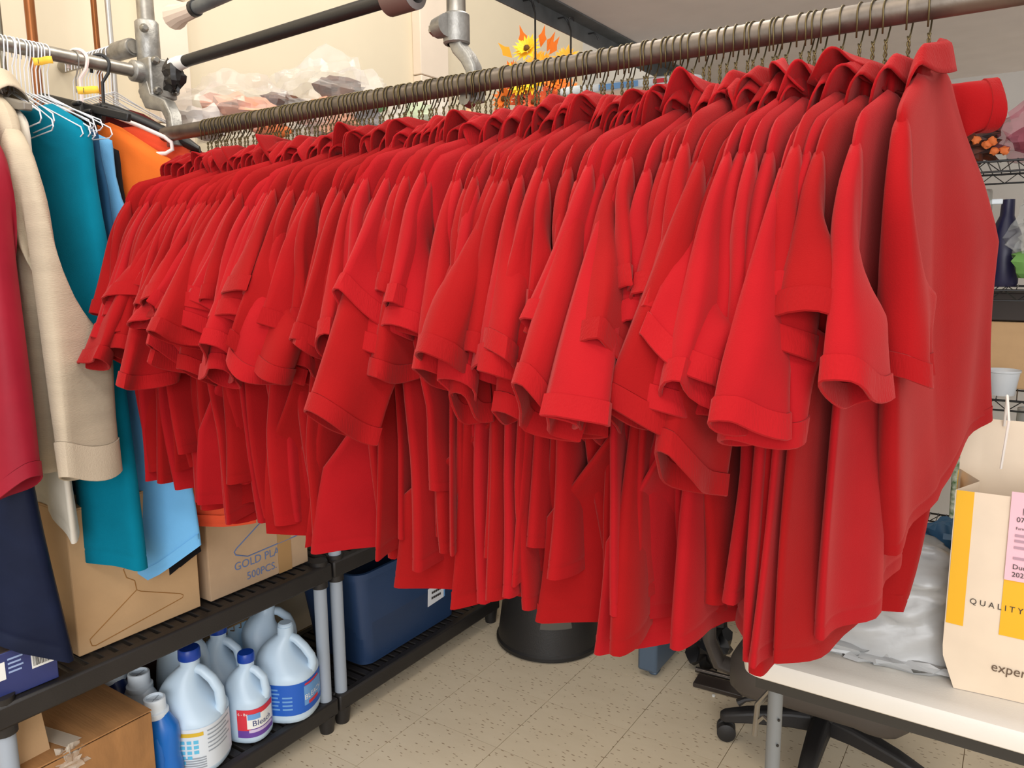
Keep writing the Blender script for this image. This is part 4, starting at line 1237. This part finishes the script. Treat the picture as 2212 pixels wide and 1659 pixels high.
# odds and ends that peep between rail and shirts
V, F = blob(81, (0, 0, .12), (.17, .10, .13), 18, 12, .1, flatbase=.12)
o = link_mesh('dark_bag', V, F, mat('charcoal_bag', srgb(48, 54, 64), .6), None, loc=(-1.94, 2.40, 1.832)); 
bpy.data.objects.remove(o)
o = MB().box((0, 0, .07), (.20, .16, .14)).build('dark_bin', mat('charcoal_bin', srgb(48, 54, 64), .5), bevel=.01, loc=(-1.86, 2.10, 1.832))
bpy.data.objects.remove(o)
o = MB().loft([rrect(.10, .08, .03, 0), rrect(.12, .10, .03, .17)], True, True, True).build('dark_bin', mat('charcoal_bin', srgb(52, 58, 68), .5), loc=(-1.57, 2.98 + .1, 1.832))
o.location = (-1.93, 3.19, 1.832)
tag(o, 'dark charcoal plastic bin behind the flower basket', 'bin')
V, F = blob(83, (0, 0, .1), (.12, .06, .10), 18, 12, .3, flatbase=.1)
o = link_mesh('red_cloth', V, F, fabric('dull_red_cloth', (150, 46, 44)), None, loc=(-1.88, 2.47, 1.832)); tag(o, 'folded dull red cloth on the shelf top below the curved bracket', 'cloth')
# two long wire hangers hooked on the overhead beam
for (x, y, zl, lb) in ((-1.372, 2.20, 1.93, 'long dark wire hanger on the overhead beam, nearer the flowers'), (-1.372, 2.43, 1.93, 'long dark wire hanger on the overhead beam, nearer the tote')):
    h = thing('long_hanger', lb, 'hanger', (x, y, 2.30), R(20))
    MB().tube([(.012, 0, .01), (.006, 0, .022), (-.004, 0, .024), (-.010, 0, .014), (-.006, 0, 0), (0, 0, -.02), (0, 0, zl - 2.30)], .0032, 8).build('rod', M_BLK, h)
    z = zl - 2.30
    MB().tube([(0, 0, z), (.05, 0, z - .05), (.19, 0, z - .11), (.2, 0, z - .13), (-.2, 0, z - .13), (-.19, 0, z - .11), (-.05, 0, z - .05), (0, 0, z)], .0028, 6).build('frame', M_BLK, h)

# ------------------------------------------------------------------ step stool
st = thing('step_stool', 'round black rolling step stool on the tiled floor', 'stool', (-1.50, 2.50, 0))
SB = mat('black_stool_plastic', srgb(34, 32, 31), .5, bump=.3, bscale=220)
MB().lathe([(.205, .0), (.213, .004), (.214, .022), (.208, .028), (.205, .05), (.188, .18), (.172, .29), (.16, .30)], 48, caps=False).build('skirt', SB, st, angle=35)
MB().lathe([(.212, .004), (.2155, .008), (.2155, .02), (.212, .024)], 48, caps=False).build('bumper', M_BLK, st)
MB().lathe([(.0, .30), (.165, .30), (.168, .306), (.165, .312), (0, .312)], 40).build('lower_step', mat('ribbed_rubber', srgb(70, 66, 60), .8, bump=.5, bscale=120), st, angle=40)
MB().lathe([(.145, .312), (.135, .42), (.145, .425), (.145, .435), (0, .437)], 36).build('upper_step', SB, st, angle=40)
V = []
for z, w in ((.13, .07), (.235, .055)):
    rr_ = .2085 - (z - .05) * .131
    for k_ in range(9):
        a = R(-52) + (k_ / 8 - .5) * w / .1 * .9
        V.append(((rr_ + .0012) * math.cos(a), (rr_ + .0012) * math.sin(a), z))
link_mesh('kick_recess', V, [(k_, k_ + 1, 10 + k_, 9 + k_) for k_ in range(8)], mat('grey_worn_rubber', srgb(86, 82, 74), .7), st)

# ------------------------------------------------------------------ desk leg and odd things under the shirts
dk = thing('desk', 'blue-grey metal desk end standing behind the red shirts', 'desk', (-1.03, 2.70, 0))
M_DESK = mat('blue_grey_metal', srgb(84, 102, 122), .45, .1)
MB().b2((-.055, -.27, 0.02), (.02, .05, .68)).b2((-.02, -.25, 0), (.012, -.2, .02)).build('end_panel', M_DESK, dk, bevel=.01)
MB().b2((-.06, -.12, .68), (.68, .10, .71)).build('desk_top', M_DESK, dk, bevel=.004)
MB().b2((.02, .03, .3), (.66, .05, .68)).build('back_panel', mat('dark_panel', srgb(40, 40, 44), .6), dk)
V, F = blob(91, (0, 0, .11), (.10, .09, .12), 24, 14, .35, flatbase=.11, freq=3)
o = link_mesh('black_bag', V, F, mat('black_shiny_bag', srgb(28, 28, 30), .3, noise=.2, nscale=12), None, angle=30, loc=(-.89, 2.62, 0)); tag(o, 'crumpled black bag on the floor beside the desk end', 'bag')
pd = thing('foot_pedal', 'flat dark foot pedal with a shiny bar on the floor', 'pedal', (-.80, 2.50, 0), R(4))
MB().box((0, 0, .010), (.17, .075, .016)).build('plate', mat('dark_pedal', srgb(58, 50, 46), .35), pd, bevel=.003)
MB().tube([(-.10, .05, .022), (.08, .05, .022)], .010, 12).build('bar', mat('shiny_dark_bar', srgb(90, 84, 80), .2, .8), pd)
MB().tube([(.08, .05, .022), (.12, .02, .015), (.16, .06, .008), (.2, .2, .006)], .004, 6).build('cable', M_BLK, pd)
o = tag(MB().lathe([(.0, 0), (.006, .001), (.006, .006), (0, .008)], 10).build('paper_scrap', M_INKW, loc=(-.80, 2.44, 0)), 'tiny white scrap on the floor in front of the pedal', 'scrap')

# ------------------------------------------------------------------ office chair
ch = thing('office_chair', 'dark office chair on a five-star base pushed under the white table', 'chair', (-.42, 2.33, 0), R(0))
M_CH = mat('chair_black', srgb(36, 34, 34), .55, bump=.2, bscale=200)
M_CHG = mat('chair_grey_plastic', srgb(72, 66, 62), .5)
for k_ in range(5):
    a = R(200 + 72 * k_)
    ca, sa = math.cos(a), math.sin(a)
    lg = MB()
    rings = []
    for t_, w, h_, z in ((.02, .03, .03, .105), (.10, .028, .026, .105), (.22, .024, .02, .092), (.29, .02, .016, .078), (.305, .01, .01, .076)):
        cx, cy = ca * t_, sa * t_
        rings.append([(cx - sa * w * u, cy + ca * w * u, z + h_ * v) for u, v in ((-1, -1), (1, -1), (1, .6), (.6, 1), (-.6, 1), (-1, .6))])
    lg.loft(rings, True, True, True).build('base_leg', M_CH, ch, bevel=.004)
    cs_ = MB()
    for sd in (-1, 1):
        cx, cy = ca * .285 - sa * .015 * sd, sa * .285 + ca * .015 * sd
        cs_.tube([(cx + sa * .011, cy - ca * .011, .029), (cx + sa * .008, cy - ca * .008, .029), (cx - sa * .008, cy + ca * .008, .029), (cx - sa * .011, cy + ca * .011, .029)], [.024, .029, .029, .024], 18)
    cs_.tube([(ca * .285, sa * .285, .03), (ca * .285, sa * .285, .075)], .009, 8)
    cs_.build('caster', M_CH, ch)
MB().lathe([(.05, .085), (.05, .13), (.032, .14), (.03, .20), (.027, .205)], 22).build('hub', M_CH, ch, angle=40)
MB().lathe([(.014, .19), (.014, .25)], 16).build('gas_column', mat('chrome_column', srgb(200, 196, 190), .2, .9), ch)
MB().b2((-.10, -.10, .215), (.10, .10, .255)).build('mechanism', M_CH, ch, bevel=.01)
MB().tube([(.0, -.10, .23), (-.10, -.15, .225), (-.19, -.17, .195), (-.21, -.175, .18)], [.006, .006, .008, .012], 8).build('lever', M_CH, ch)
rings = []
for z, s_ in ((.245, .80), (.255, .92), (.28, 1.0), (.32, 1.0), (.345, .95), (.35, .8)):
    rings.append([(x * s_, y * s_, z + .03 * max(0, (-y - .12)) * -1 - .05 * (abs(x) / .25) ** 2 * (1 if z < .29 else .3)) for x, y, _ in rrect(.25, .24, .12, 0, 6)])
MB().loft(rings, True, True, True).build('seat', M_CHG, ch, angle=60)
for sd in (-1, 1):
    pts = [(sd * .18, .0, .25), (sd * .26, -.03, .205), (sd * .315, -.05, .225), (sd * .345, -.06, .30), (sd * .345, -.07, .40), (sd * .32, -.10, .49), (sd * .31, .12, .50)]
    MB().tube(pts, [.028, .026, .024, .022, .022, .026, .024], 12, flat=1.6).build('armrest', M_CHG if sd < 0 else M_CH, ch)
rings = []
for z, w, y in ((.36, .19, .22), (.45, .22, .245), (.59, .22, .26), (.71, .20, .275), (.79, .15, .285)):
    rings.append([(-w, y - .02, z), (0, y + .01, z), (w, y - .02, z), (w, y + .02, z), (0, y + .05, z), (-w, y + .02, z)])
MB().loft(rings, True, True, True).build('backrest', M_CH, ch, bevel=.012)
MB().tube([(0, .09, .235), (0, .25, .25), (0, .30, .35), (0, .29, .5)], .016, 8).build('back_support', M_CH, ch)

# ------------------------------------------------------------------ white folding table
tb = thing('folding_table', 'white plastic folding table with grey steel legs', 'table', (.25, 1.79, 0))
MB().loft([rrect(.655, .370, .03, .695), rrect(.662, .377, .035, .70), rrect(.665, .38, .035, .722), rrect(.66, .375, .035, .735), rrect(.645, .36, .03, .74)], True, True, True).build('table_top', M_TABLE, tb, angle=30)
M_LEG = mat('grey_table_leg', srgb(128, 132, 134), .45, .3)
for sx in (-1, 1):
    for sy in (-1, 1):
        lx = sx * .605 if (sx, sy) != (-1, 1) else -.02
        lg = MB().tube([(lx, sy * .325, 0.02), (lx, sy * .325, .695)], .0145, 16).build('leg', M_LEG, tb)
        MB().tube([(lx, sy * .325, 0), (lx, sy * .325, .025)], .017, 14).build('foot', M_BLK, lg)
        for q in range(2):
            MB().tube([(lx + .011, sy * .325 - .0125, .60 - .055 * q), (lx + .0125, sy * .325 - .0135, .60 - .055 * q)], .003, 8).build('hole', M_BLK, lg)
    if sx > 0:
        MB().tube([(.605, -.325, .12), (.605, .325, .12)], .010, 10).build('crossbar', M_LEG, tb)
    MB().tube([(sx * .605, -.30, .68), (sx * .3, -.1, .69)], .008, 8).build('brace', M_LEG, tb)
MB().tube([(-.60, -.30, .67), (-.645, -.305, .60), (-.648, -.305, .53)], .006, 8).tube([(-.605, -.325, .575), (-.63, -.31, .58), (-.645, -.305, .56)], .004, 6).build('lock_lever', M_BOLT, tb)
for sy in (-1, 1):
    MB().box((0, sy * .335, .675), (1.28, .02, .03)).build('apron_rail', mat('dark_table_rail', srgb(60, 58, 54), .5, .4), tb)

# grey plastic bag slumped on the table
gb = thing('grey_bag', 'slumped pale grey plastic bag on the white table', 'bag', (-.20, 1.635, .741))
rings = []
rg4 = np.random.RandomState(6)
phs = rg4.uniform(0, 6.28, 8)
for i, t_ in enumerate(np.linspace(0, 1, 26)):
    ring = []
    wx = .155 * (1 - .05 * t_) * (1 + .06 * math.sin(7 * t_ + 1)) * (1 if t_ < .75 else 1 - 1.6 * (t_ - .75))
    wy = .13 * (1 - .25 * t_) * (1 if t_ < .75 else 1 - 2.2 * (t_ - .75))
    for k_ in range(40):
        a = 2 * PI * k_ / 40
        q = (abs(math.cos(a)) ** 3 + abs(math.sin(a)) ** 3) ** (-1 / 3)
        wr = .011 * (1 - 2 * abs(math.sin(2.5 * a + 9 * t_ + phs[0]))) + .008 * (1 - 2 * abs(math.sin(5 * a - 13 * t_ + phs[1]))) + .006 * math.sin(22 * t_ + 3 * a)
        wr *= .3 + t_ * 1.0 if t_ < .3 else 1
        ring.append(((wx * q + wr) * math.cos(a) + .01 * t_, (wy * q + wr) * math.sin(a), .215 * t_ ** .9 + .006 * math.sin(4 * a + phs[2]) * t_))
    rings.append(ring)
MB().loft(rings, True, True, True).build('bag_film', mat('grey_white_film', srgb(172, 173, 172), .34, noise=.1, nscale=8, bump=.5, bscale=35), gb, angle=120)
V, F = blob(95, (.0, -.10, .012), (.16, .05, .02), 26, 10, .35, flatbase=.012, freq=4)
link_mesh('trailing_film', V, F, mat('grey_white_film', srgb(196, 196, 192)), gb, angle=25)
V, F = blob(96, (.10, .05, .21), (.05, .05, .045), 16, 10, .25)
link_mesh('blue_packet', V, F, mat('blue_packet', srgb(30, 80, 116), .5), gb)

# ------------------------------------------------------------------ striped paper bag
pb = thing('paper_bag', 'yellow and white striped paper carrier bag with a pink ticket', 'bag', (.085, 1.575, .741), R(2))
M_PAP = mat('cream_paper', srgb(222, 204, 180), .8, noise=.06, nscale=12, bump=.15, bscale=60)
W_, D_, H_ = .165, .08, .365
def pbx(u, v_, out=0):
    """front panel point: u in 0..1 across, v height in metres; slightly bellied"""
    f_ = v_ / H_
    belly = .016 * math.sin(PI * min(1, f_ * 1.1)) - .02 * (1 - min(1, f_ / .12)) * .5
    pinch = .022 * max(0, 1 - f_ / .18)
    return Vector((-W_ + pinch + u * 2 * (W_ - pinch), -D_ - belly * (1 - (2 * u - 1) ** 2 * .6) + (.02 * (1 - f_ / .18) if f_ < .18 else 0) * 0 - out, v_))
nu, nv_ = 16, 18
V = []; F = []
for j in range(nv_ + 1):
    for i in range(nu + 1):
        V.append(pbx(i / nu, H_ * j / nv_))
for j in range(nv_):
    for i in range(nu):
        a = j * (nu + 1) + i
        F.append((a, a + 1, a + nu + 2, a + nu + 1))
fr = link_mesh('front_panel', V, F, M_PAP, pb)
V = [pbx(0, 0), pbx(0, H_), Vector((-W_ + .035, .0, H_)), Vector((-W_, D_, H_)), Vector((-W_, D_, 0)), Vector((-W_ + .02, 0, 0)), pbx(0, H_ * .3), pbx(0, H_ * .65), Vector((-W_ + .012, 0, H_ * .3)), Vector((-W_ + .024, 0, H_ * .65)), Vector((-W_, D_, H_ * .3)), Vector((-W_, D_, H_ * .65))]
sidep = link_mesh('gusset', V, [(0, 5, 8, 6), (6, 8, 9, 7), (7, 9, 2, 1), (5, 4, 10, 8), (8, 10, 11, 9), (9, 11, 3, 2)], M_PAP, pb, angle=20)
V = [pbx(1, 0), pbx(1, H_), Vector((W_ - .035, .0, H_)), Vector((W_, D_, H_)), Vector((W_, D_, 0)), Vector((W_ - .02, 0, 0))]
link_mesh('gusset', V, [(0, 1, 2, 5), (5, 2, 3, 4)], M_PAP, pb, angle=20)
MB().b2((-W_, D_ - .001, 0), (W_, D_, H_ + .10)).build('back_panel', M_PAP, pb)
MB().b2((-W_ + .02, -D_ + .03, 0), (W_ - .02, D_, .002)).build('base', M_PAP, pb)
def stripe(u0, u1, v0, v1, m_, parent, name='stripe', out=.0012):
    V = []
    nn_ = 14
    for k_ in range(nn_ + 1):
        vv = v0 + (v1 - v0) * k_ / nn_
        V += [pbx(u0, vv, out), pbx(u1, vv, out)]
    return link_mesh(name, V, [(2 * k_, 2 * k_ + 1, 2 * k_ + 3, 2 * k_ + 2) for k_ in range(nn_)], m_, parent)
for u0 in (.0, .24, .49, .74):
    stripe(u0 + .005, u0 + (.085 if u0 == 0 else .12), .125, H_, M_YEL, fr)
for k_ in range(2):
    V = []
    for f_ in (.3, .65, 1.0):
        x0 = -W_ + .010
        V.append(Vector((-W_ - .0012, -D_ + .02 + .05 * k_, H_ * f_)))
    # printed stripe on the side gusset
MB().b2((-W_ - .001, D_ - .045, .06), (-W_ + .0, D_ - .012, H_)).build('gusset_stripe', M_YEL, sidep)
def ptext(body, size, m_, u0, v0, name='lettering', sxy=(1, 1), shear=0, out=.0024):
    V, F = text_mesh(body, size)
    o_ = []
    for x, y, z in V:
        u = u0 + (x + shear * y) * sxy[0] / (2 * W_)
        o_.append(pbx(u, max(0.0, v0 + y * sxy[1]), out))
    return link_mesh(name, o_, F, m_, fr, smooth=False)
ptext('Q U A L I T Y   G A', .0145, M_INKK, .105, .170, sxy=(.92, 1))
ptext('expertly clea', .026, mat('brown_ink', srgb(92, 74, 58), .7), .22, .055, shear=.2, sxy=(.85, 1))
V = []
for rr0, rr1 in ((.062, .070),):
    for k_ in range(33):
        a = 2 * PI * k_ / 32
        for r_ in (rr0, rr1):
            V.append(pbx(.60 + r_ * math.cos(a) / (2 * W_), .185 + r_ * math.sin(a), .003))
link_mesh('round_emblem', V, [(2 * k_, 2 * k_ + 1, 2 * k_ + 3, 2 * k_ + 2) for k_ in range(32)], M_PAP, fr)
V = []
for k_ in range(33):
    a = 2 * PI * k_ / 32
    for r_ in (.070, .074):
        V.append(pbx(.60 + r_ * math.cos(a) / (2 * W_), .185 + r_ * math.sin(a), .0032))
link_mesh('emblem_line', V, [(2 * k_, 2 * k_ + 1, 2 * k_ + 3, 2 * k_ + 2) for k_ in range(32)], mat('pale_gold_print', srgb(232, 190, 120), .7), fr)
tg = stripe(.245, .62, .225, .375, mat('pink_ticket', srgb(222, 180, 190), .7), pb, 'claim_ticket', .004)
quad_o = stripe(.345, .60, .352, .373, mat('orange_ticket', srgb(242, 160, 40), .7), tg, 'orange_flag', .0052)
def tkt(body, size, u0, v0):
    V, F = text_mesh(body, size)
    return link_mesh('lettering', [pbx(u0 + x / (2 * W_), v0 + y, .0062) for x, y, z in V], F, M_INKK, tg, smooth=False)
tkt('PA', .014, .355, .355)
tkt('07-010', .0115, .275, .325)
tkt('Farmers C', .0065, .275, .312)
for vv in (.300, .291, .280, .262):
    stripe(.275, .42, vv, vv + .004, mat('faint_print', srgb(170, 136, 148), .7), tg, 'text_line', .0056)
tkt('Due  Tu', .0115, .275, .246)
tkt('2022 4', .0115, .275, .233)
uu = .30
while uu < .40:
    w = rb.choice([.0025, .004])
    stripe(uu, uu + w, .337, .349, M_INKK, tg, 'bar', .0058)
    uu += w + rb.choice([.003, .005])
MB().tube([(-.10, D_ - .004, H_ + .09), (-.10, D_ - .03, H_ + .15), (-.095, D_ - .06, H_ + .11), (-.10, D_ - .05, H_ + .02)], .0022, 6).build('cord_handle', mat('white_cord', srgb(224, 216, 206), .8), pb)

# ------------------------------------------------------------------ wire shelving at the right
wsx0, wsx1, wsy0, wsy1 = -.42, .80, 2.72, 3.16
ws = thing('wire_shelving', 'black wire shelving unit along the far right side', 'shelving', (wsx0, wsy0, 0))
M_BW = mat('black_wire', srgb(34, 33, 33), .4, .3)
LEV = (.56, 1.075, 1.405, 1.78)
for z in LEV:
    d = MB()
    Lx, Ly = wsx1 - wsx0, wsy1 - wsy0
    for y in (0, Ly):
        d.tube([(0, y, z), (Lx, y, z)], .0035, 6).tube([(0, y, z - .03), (Lx, y, z - .03)], .003, 6)
    for x in (0, Lx):
        d.tube([(x, 0, z), (x, Ly, z)], .0035, 6).tube([(x, 0, z - .03), (x, Ly, z - .03)], .003, 6)
    dk_ = d.build('shelf_frame', M_BW, ws)
    zz = MB()
    for y in (0, Ly):
        n_ = 17
        zz.tube([(Lx * k_ / (2 * n_), y, z - (.03 if k_ % 2 else 0)) for k_ in range(2 * n_ + 1)], .002, 5)
    zo = zz.build('truss_wire', M_BW, dk_)
    k_ = 0
    gd = MB()
    while k_ * .026 < Lx:
        gd.tube([(k_ * .026, 0, z + .004), (k_ * .026, Ly, z + .004)], .0018, 5)
        k_ += 1
    go = gd.build('deck_wires', M_BW, dk_)
    go['kind'] = 'stuff'
for x in (0, wsx1 - wsx0):
    for y in (0, wsy1 - wsy0):
        MB().tube([(x, y, 0), (x, y, 1.86)], .0125, 12).build('post', M_BW, ws)
# shelf contents
b1 = thing('thermos', 'blue steel bottle with a silver cap on the wire shelf', 'bottle', (-.15, 2.84, 1.411))
MB().lathe([(.038, 0), (.042, .006), (.042, .17), (.036, .21), (.031, .235)], 26).build('flask', mat('metallic_blue', srgb(22, 74, 128), .3, .5), b1)
MB().lathe([(.036, .225), (.0365, .235), (.035, .29), (.032, .298), (0, .298)], 26).build('cap', mat('brushed_silver', srgb(196, 194, 188), .3, .9), b1, angle=30)
MB().box((.048, 0, .26), (.03, .018, .016)).build('spout', M_WHITE, b1, bevel=.003)
b2_ = thing('bottle', 'dark navy bottle standing behind the blue steel one', 'bottle', (-.075, 2.92, 1.411))
MB().lathe([(.04, 0), (.045, .01), (.045, .16), (.02, .22), (.018, .27)], 20).build('bottle_body', mat('navy_bottle', srgb(34, 32, 66), .4), b2_)
fb = thing('plastic_bag', 'clear plastic bag of green bottles on the wire shelf', 'bag', (.06, 2.85, 1.411))
V, F = blob(110, (0, 0, .15), (.13, .10, .155), 36, 24, .25, flatbase=.15, freq=3.5)
link_mesh('film', V, F, mat('clear_film_grey', srgb(220, 224, 224), .2, alpha=.3, bump=.5, bscale=30), fb, angle=20)
for x, h_, mm in ((.045, .30, mat('bright_green', srgb(70, 176, 66), .4)), (-.03, .16, mat('olive_pack', srgb(120, 110, 80), .6)), (.085, .27, mat('bright_green', srgb(70, 176, 66)))):
    MB().lathe([(.03, 0), (.034, .01), (.034, h_ * .7), (.022, h_ * .8), (.022, h_)], 18, (x, 0, 0)).build('bottle', mm, fb)
V, F = blob(112, (-.03, -.03, .06), (.09, .05, .06), 18, 10, .3)
link_mesh('green_packet', V, F, mat('leaf_green', srgb(110, 160, 84), .6), fb)
MB().tube([(-.07, -.02, .26), (-.085, -.02, .33), (-.06, -.02, .37), (-.02, -.02, .30), (0, -.02, .27)], [.02, .012, .008, .012, .02], 8, flat=.3).build('bag_handle', mat('clear_film_grey', srgb(220, 224, 224)), fb)
b3 = tag(MB().b2((0, 0, 0), (.46, .20, .215)).build('cardboard_box', M_CARD, bevel=.003, loc=(-.22, 2.93, 1.082)), 'cardboard box on the middle wire shelf behind a clear cup', 'box')
b4 = tag(MB().b2((0, 0, 0), (.5, .18, .09)).build('dark_box', mat('dark_crate', srgb(52, 44, 40), .7), bevel=.004, loc=(-.22, 2.94, 1.30)), 'dark flat box lying on the cardboard box', 'box')
cu = thing('clear_cup', 'small clear plastic tub on the middle wire shelf', 'tub', (-.045, 2.80, 1.081))
MB().lathe([(.035, 0), (.045, .07), (.048, .072), (.048, .078), (.043, .07), (.033, .004)], 24, caps=False).lathe([(0, .002), (.035, .002)], 24, caps=False).build('cup', mat('frosted_cup', srgb(216, 222, 228), .25, alpha=.7), cu)
gj = thing('green_jug', 'green plastic jug with a grey cap behind the striped bag', 'bottle', (.045, 2.82, .566))
MB().lathe([(.085, 0), (.098, .012), (.10, .28), (.09, .34), (.055, .40), (.042, .42), (.04, .44)], 30, sq=2.6).build('jug_body', mat('green_jug', srgb(96, 140, 84), .35), gj, angle=60)
MB().lathe([(.043, .43), (.046, .435), (.045, .475), (.035, .478), (.033, .468), (0, .468)], 28).build('cap', mat('grey_cap', srgb(168, 170, 168), .4), gj, angle=30)
MB().lathe([(.0, -.004), (.05, .0), (.058, .012), (.05, .02)], 24, sx=1, sy=1.5).build('moulded_panel', mat('pale_green_panel', srgb(130, 174, 108), .4), gj).location = (-.01, -.098, .30)
gj.children[-1].rotation_euler = (R(90), 0, 0)
mb_ = tag(MB().loft([rrect(.055, .03, .01, 0), rrect(.06, .035, .01, .37), rrect(.075, .05, .01, .395)], True, True, False).build('milk_carton', mat('white_green_carton', srgb(206, 214, 200), .5, col2=srgb(70, 110, 60), nscale=60), loc=(-.10, 2.79, .566)), 'white and green carton beside the green jug', 'carton')
tp = thing('gift_bag', 'red and pink wrapped items in clear film on the top wire shelf', 'bag', (.02, 2.86, 1.787))
V, F = blob(120, (0, 0, .09), (.17, .10, .12), 28, 18, .25, flatbase=.09, freq=3.5)
link_mesh('film', V, F, mat('pink_film', srgb(206, 120, 140), .2, alpha=.35, bump=.4, bscale=30), tp, angle=20)
V, F = blob(121, (.0, .0, .06), (.12, .06, .06), 18, 12, .3)
link_mesh('red_contents', V, F, mat('wine_red', srgb(120, 26, 44), .5), tp)
MB().tube([(.10 + .03 * math.cos(a), -.09, .06 + .022 * math.sin(a)) for a in np.linspace(0, 6.28, 18)], .004, 6).build('pink_ring', mat('pink_ring', srgb(216, 120, 170), .4), tp)
dd = thing('dark_decorations', 'pile of black and orange decorations on the top wire shelf', 'decoration', (-.22, 2.88, 1.787))
V, F = blob(130, (0, 0, .07), (.13, .09, .085), 24, 14, .5, flatbase=.07, freq=4)
link_mesh('dark_mass', V, F, mat('dark_tinsel', srgb(40, 32, 34), .6, col2=srgb(110, 50, 24), nscale=30), dd, angle=25)
for k_ in range(7):
    V, F = blob(140 + k_, (.06 + rg3.uniform(-.07, .07), -.07, .04 + rg3.uniform(-.02, .06)), (.016, .012, .014), 10, 6, .3)
    link_mesh('orange_piece', V, F, M_CON[4], dd)
